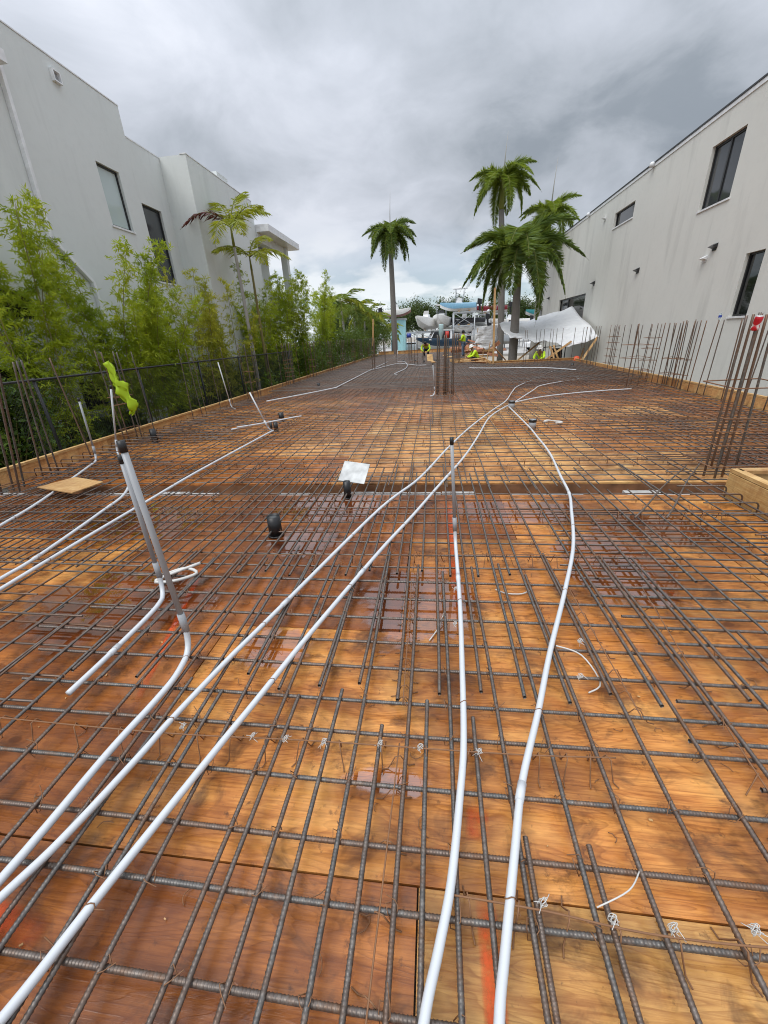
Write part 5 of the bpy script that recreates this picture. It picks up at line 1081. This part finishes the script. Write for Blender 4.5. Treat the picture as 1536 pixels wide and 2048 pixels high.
cloth('plastic_sheet', [[(2.58, 26, 1.9), (2.9, 26, 1.92), (3.2, 26, 1.98), (3.72, 26, 2.04)], [(2.56, 26, 1.6), (2.85, 25.95, 1.5), (3.2, 25.95, 1.5), (3.75, 26, 1.6)], [(2.5, 26, 1.3), (2.7, 25.95, 1.15), (3.25, 25.9, 1.0), (3.7, 26, 1.2)], [(2.45, 26, 1.05), (2.7, 25.95, 1.0), (3.2, 25.9, .7), (3.6, 26, .95)]], SHEET, 'hanging flap of white plastic left of the pine post', 'plastic sheet', .03, 5)
MB()

# ------------------------------------------------------------------ people
def skinned(name, joints, edges, mat, parent, root=0, sub=2):
    me = bpy.data.meshes.new(name); me.from_pydata([j[0] for j in joints], edges, []); o = bpy.data.objects.new(name, me); COL.objects.link(o)
    sk = o.modifiers.new('skin', 'SKIN'); sl = me.skin_vertices[0].data
    for i, j in enumerate(joints):
        r = j[1]; sl[i].radius = r if isinstance(r, tuple) else (r, r); sl[i].use_root = (i == root)
    sd = o.modifiers.new('sub', 'SUBSURF'); sd.levels = sub; sd.render_levels = sub
    dg = bpy.context.evaluated_depsgraph_get(); nm = bpy.data.meshes.new_from_object(o.evaluated_get(dg)); bpy.data.objects.remove(o)
    nm.materials.clear(); nm.materials.append(mat); nm.polygons.foreach_set('use_smooth', [True] * len(nm.polygons)); return inst(name, nm, parent)
def person(label, loc, rz, J3, legm, hat=None, hair=BLACKC, shirt=LIME, vestlen=1):
    """J3: dict of joint positions"""
    o = thing('person', label, 'person', loc, rz); g = lambda k: Vector(J3[k])
    n = [('pelvis', .125), ('waist', .12), ('chest', .15), ('neck', .055), ('head', .09), ('crown', .085), ('shL', .07), ('elL', .045), ('haL', .035), ('fiL', .03), ('shR', .07), ('elR', .045), ('haR', .035), ('fiR', .03), ('hipL', .09), ('knL', .06), ('anL', .045), ('toL', .045), ('hipR', .09), ('knR', .06), ('anR', .045), ('toR', .045)]
    names = [k for k, _ in n]; I = {k: i for i, k in enumerate(names)}; E = [('pelvis', 'waist'), ('waist', 'chest'), ('chest', 'neck'), ('neck', 'head'), ('head', 'crown')] + [(a + s, b + s) for s in 'LR' for a, b in (('sh', 'el'), ('el', 'ha'), ('ha', 'fi'), ('hip', 'kn'), ('kn', 'an'), ('an', 'to'))] + [('chest', 'shL'), ('chest', 'shR'), ('pelvis', 'hipL'), ('pelvis', 'hipR')]
    skinned('body', [(g(k), r) for k, r in n], [(I[a], I[b]) for a, b in E], SKIN, o)
    tn = [('pelvis', .15), ('waist', .15), ('chest', .18), ('shL', .095), ('elL', .072), ('haL', .05), ('shR', .095), ('elR', .072), ('haR', .05)]; TI = {k: i for i, (k, _) in enumerate(tn)}
    skinned('shirt', [(g(k), r) for k, r in tn], [(TI[a], TI[b]) for a, b in (('pelvis', 'waist'), ('waist', 'chest'), ('chest', 'shL'), ('shL', 'elL'), ('elL', 'haL'), ('chest', 'shR'), ('shR', 'elR'), ('elR', 'haR'))], shirt, o)
    ln = [('pelvis', .145), ('hipL', .12), ('knL', .085), ('anL', .07), ('hipR', .12), ('knR', .085), ('anR', .07)]; LI = {k: i for i, (k, _) in enumerate(ln)}
    skinned('trousers', [(g(k) - Vector((0, 0, .03 if k == 'pelvis' else 0)), r) for k, r in ln], [(LI[a], LI[b]) for a, b in (('pelvis', 'hipL'), ('hipL', 'knL'), ('knL', 'anL'), ('pelvis', 'hipR'), ('hipR', 'knR'), ('knR', 'anR'))], legm, o)
    for s in 'LR':
        a, t = g('an' + s), g('to' + s); m = MB(); m.tube([a + Vector((0, 0, .02)), a + Vector((0, 0, -.05)), t], [.06, .065, .05], 8); m.build('boot', BLACKC, o)
    c = g('head') * .35 + g('crown') * .65; up = (g('crown') - g('neck')).normalized(); q = Vector((0, 0, 1)).rotation_difference(up)
    m = MB()
    if hat:
        m.lathe([(.165, 0), (.16, .012), (.125, .02), (.12, .07), (.085, .125), (.02, .145)], 18); h_ = m.build('hard_hat', hat, o, c + up * .0)
    else:
        m.lathe([(.1, -.06), (.115, 0), (.105, .07), (.06, .115), (.01, .125)], 16); h_ = m.build('hair', hair, o, c)
    h_.rotation_mode = 'QUATERNION'; h_.rotation_quaternion = q; return o
stand = dict(pelvis=(0, 0, .95), waist=(0, .01, 1.1), chest=(0, .02, 1.33), neck=(0, .02, 1.5), head=(0, .05, 1.6), crown=(0, .05, 1.71), shL=(-.19, .02, 1.42), elL=(-.23, .12, 1.17), haL=(-.12, .36, 1.12), fiL=(-.1, .45, 1.12), shR=(.19, .02, 1.42), elR=(.23, .1, 1.17), haR=(.1, .36, 1.1), fiR=(.08, .45, 1.1), hipL=(-.1, 0, .9), knL=(-.11, .03, .5), anL=(-.12, 0, .1), toL=(-.13, .16, .05), hipR=(.1, 0, .9), knR=(.11, .03, .5), anR=(.12, -.02, .1), toR=(.13, .14, .05))
person('worker in lime shirt and jeans standing on the far grid', (2.12, 31, .08), R(70), stand, JEANS)
bend = dict(pelvis=(0, -.25, .62), waist=(0, -.12, .76), chest=(0, .14, .92), neck=(0, .3, 1.0), head=(0, .4, 1.03), crown=(0, .5, 1.06), shL=(-.24, .14, .9), elL=(-.34, .24, .62), haL=(-.16, .4, .42), fiL=(-.12, .46, .36), shR=(.24, .14, .9), elR=(.34, .24, .62), haR=(.16, .4, .42), fiR=(.12, .46, .36), hipL=(-.11, -.22, .58), knL=(-.17, .05, .42), anL=(-.15, -.2, .1), toL=(-.17, -.02, .05), hipR=(.11, -.22, .58), knR=(.18, .05, .42), anR=(.15, -.2, .1), toR=(.17, -.02, .05))
person('worker in lime shirt bent over the far grid', (-.62, 33, .08), R(175), bend, NAVY)
crouch = dict(pelvis=(0, -.2, .35), waist=(0, -.12, .5), chest=(0, .05, .72), neck=(0, .14, .88), head=(0, .2, .97), crown=(0, .23, 1.08), shL=(-.2, .06, .8), elL=(-.27, .2, .58), haL=(-.15, .42, .5), fiL=(-.12, .5, .48), shR=(.2, .06, .8), elR=(.27, .2, .58), haR=(.15, .42, .5), fiR=(.12, .5, .48), hipL=(-.12, -.18, .32), knL=(-.2, .2, .48), anL=(-.17, 0, .1), toL=(-.19, .16, .05), hipR=(.12, -.18, .32), knR=(.2, .2, .48), anR=(.17, 0, .1), toR=(.19, .16, .05))
person('worker in lime shirt and white hard hat crouching left of the pine post', (2.35, 24.6, -.12), R(100), crouch, NAVY, HATW)
person('worker in lime and navy with white hard hat crouching under the plastic sheet', (5.75, 23.6, -.3), R(150), crouch, NAVY, HATW)
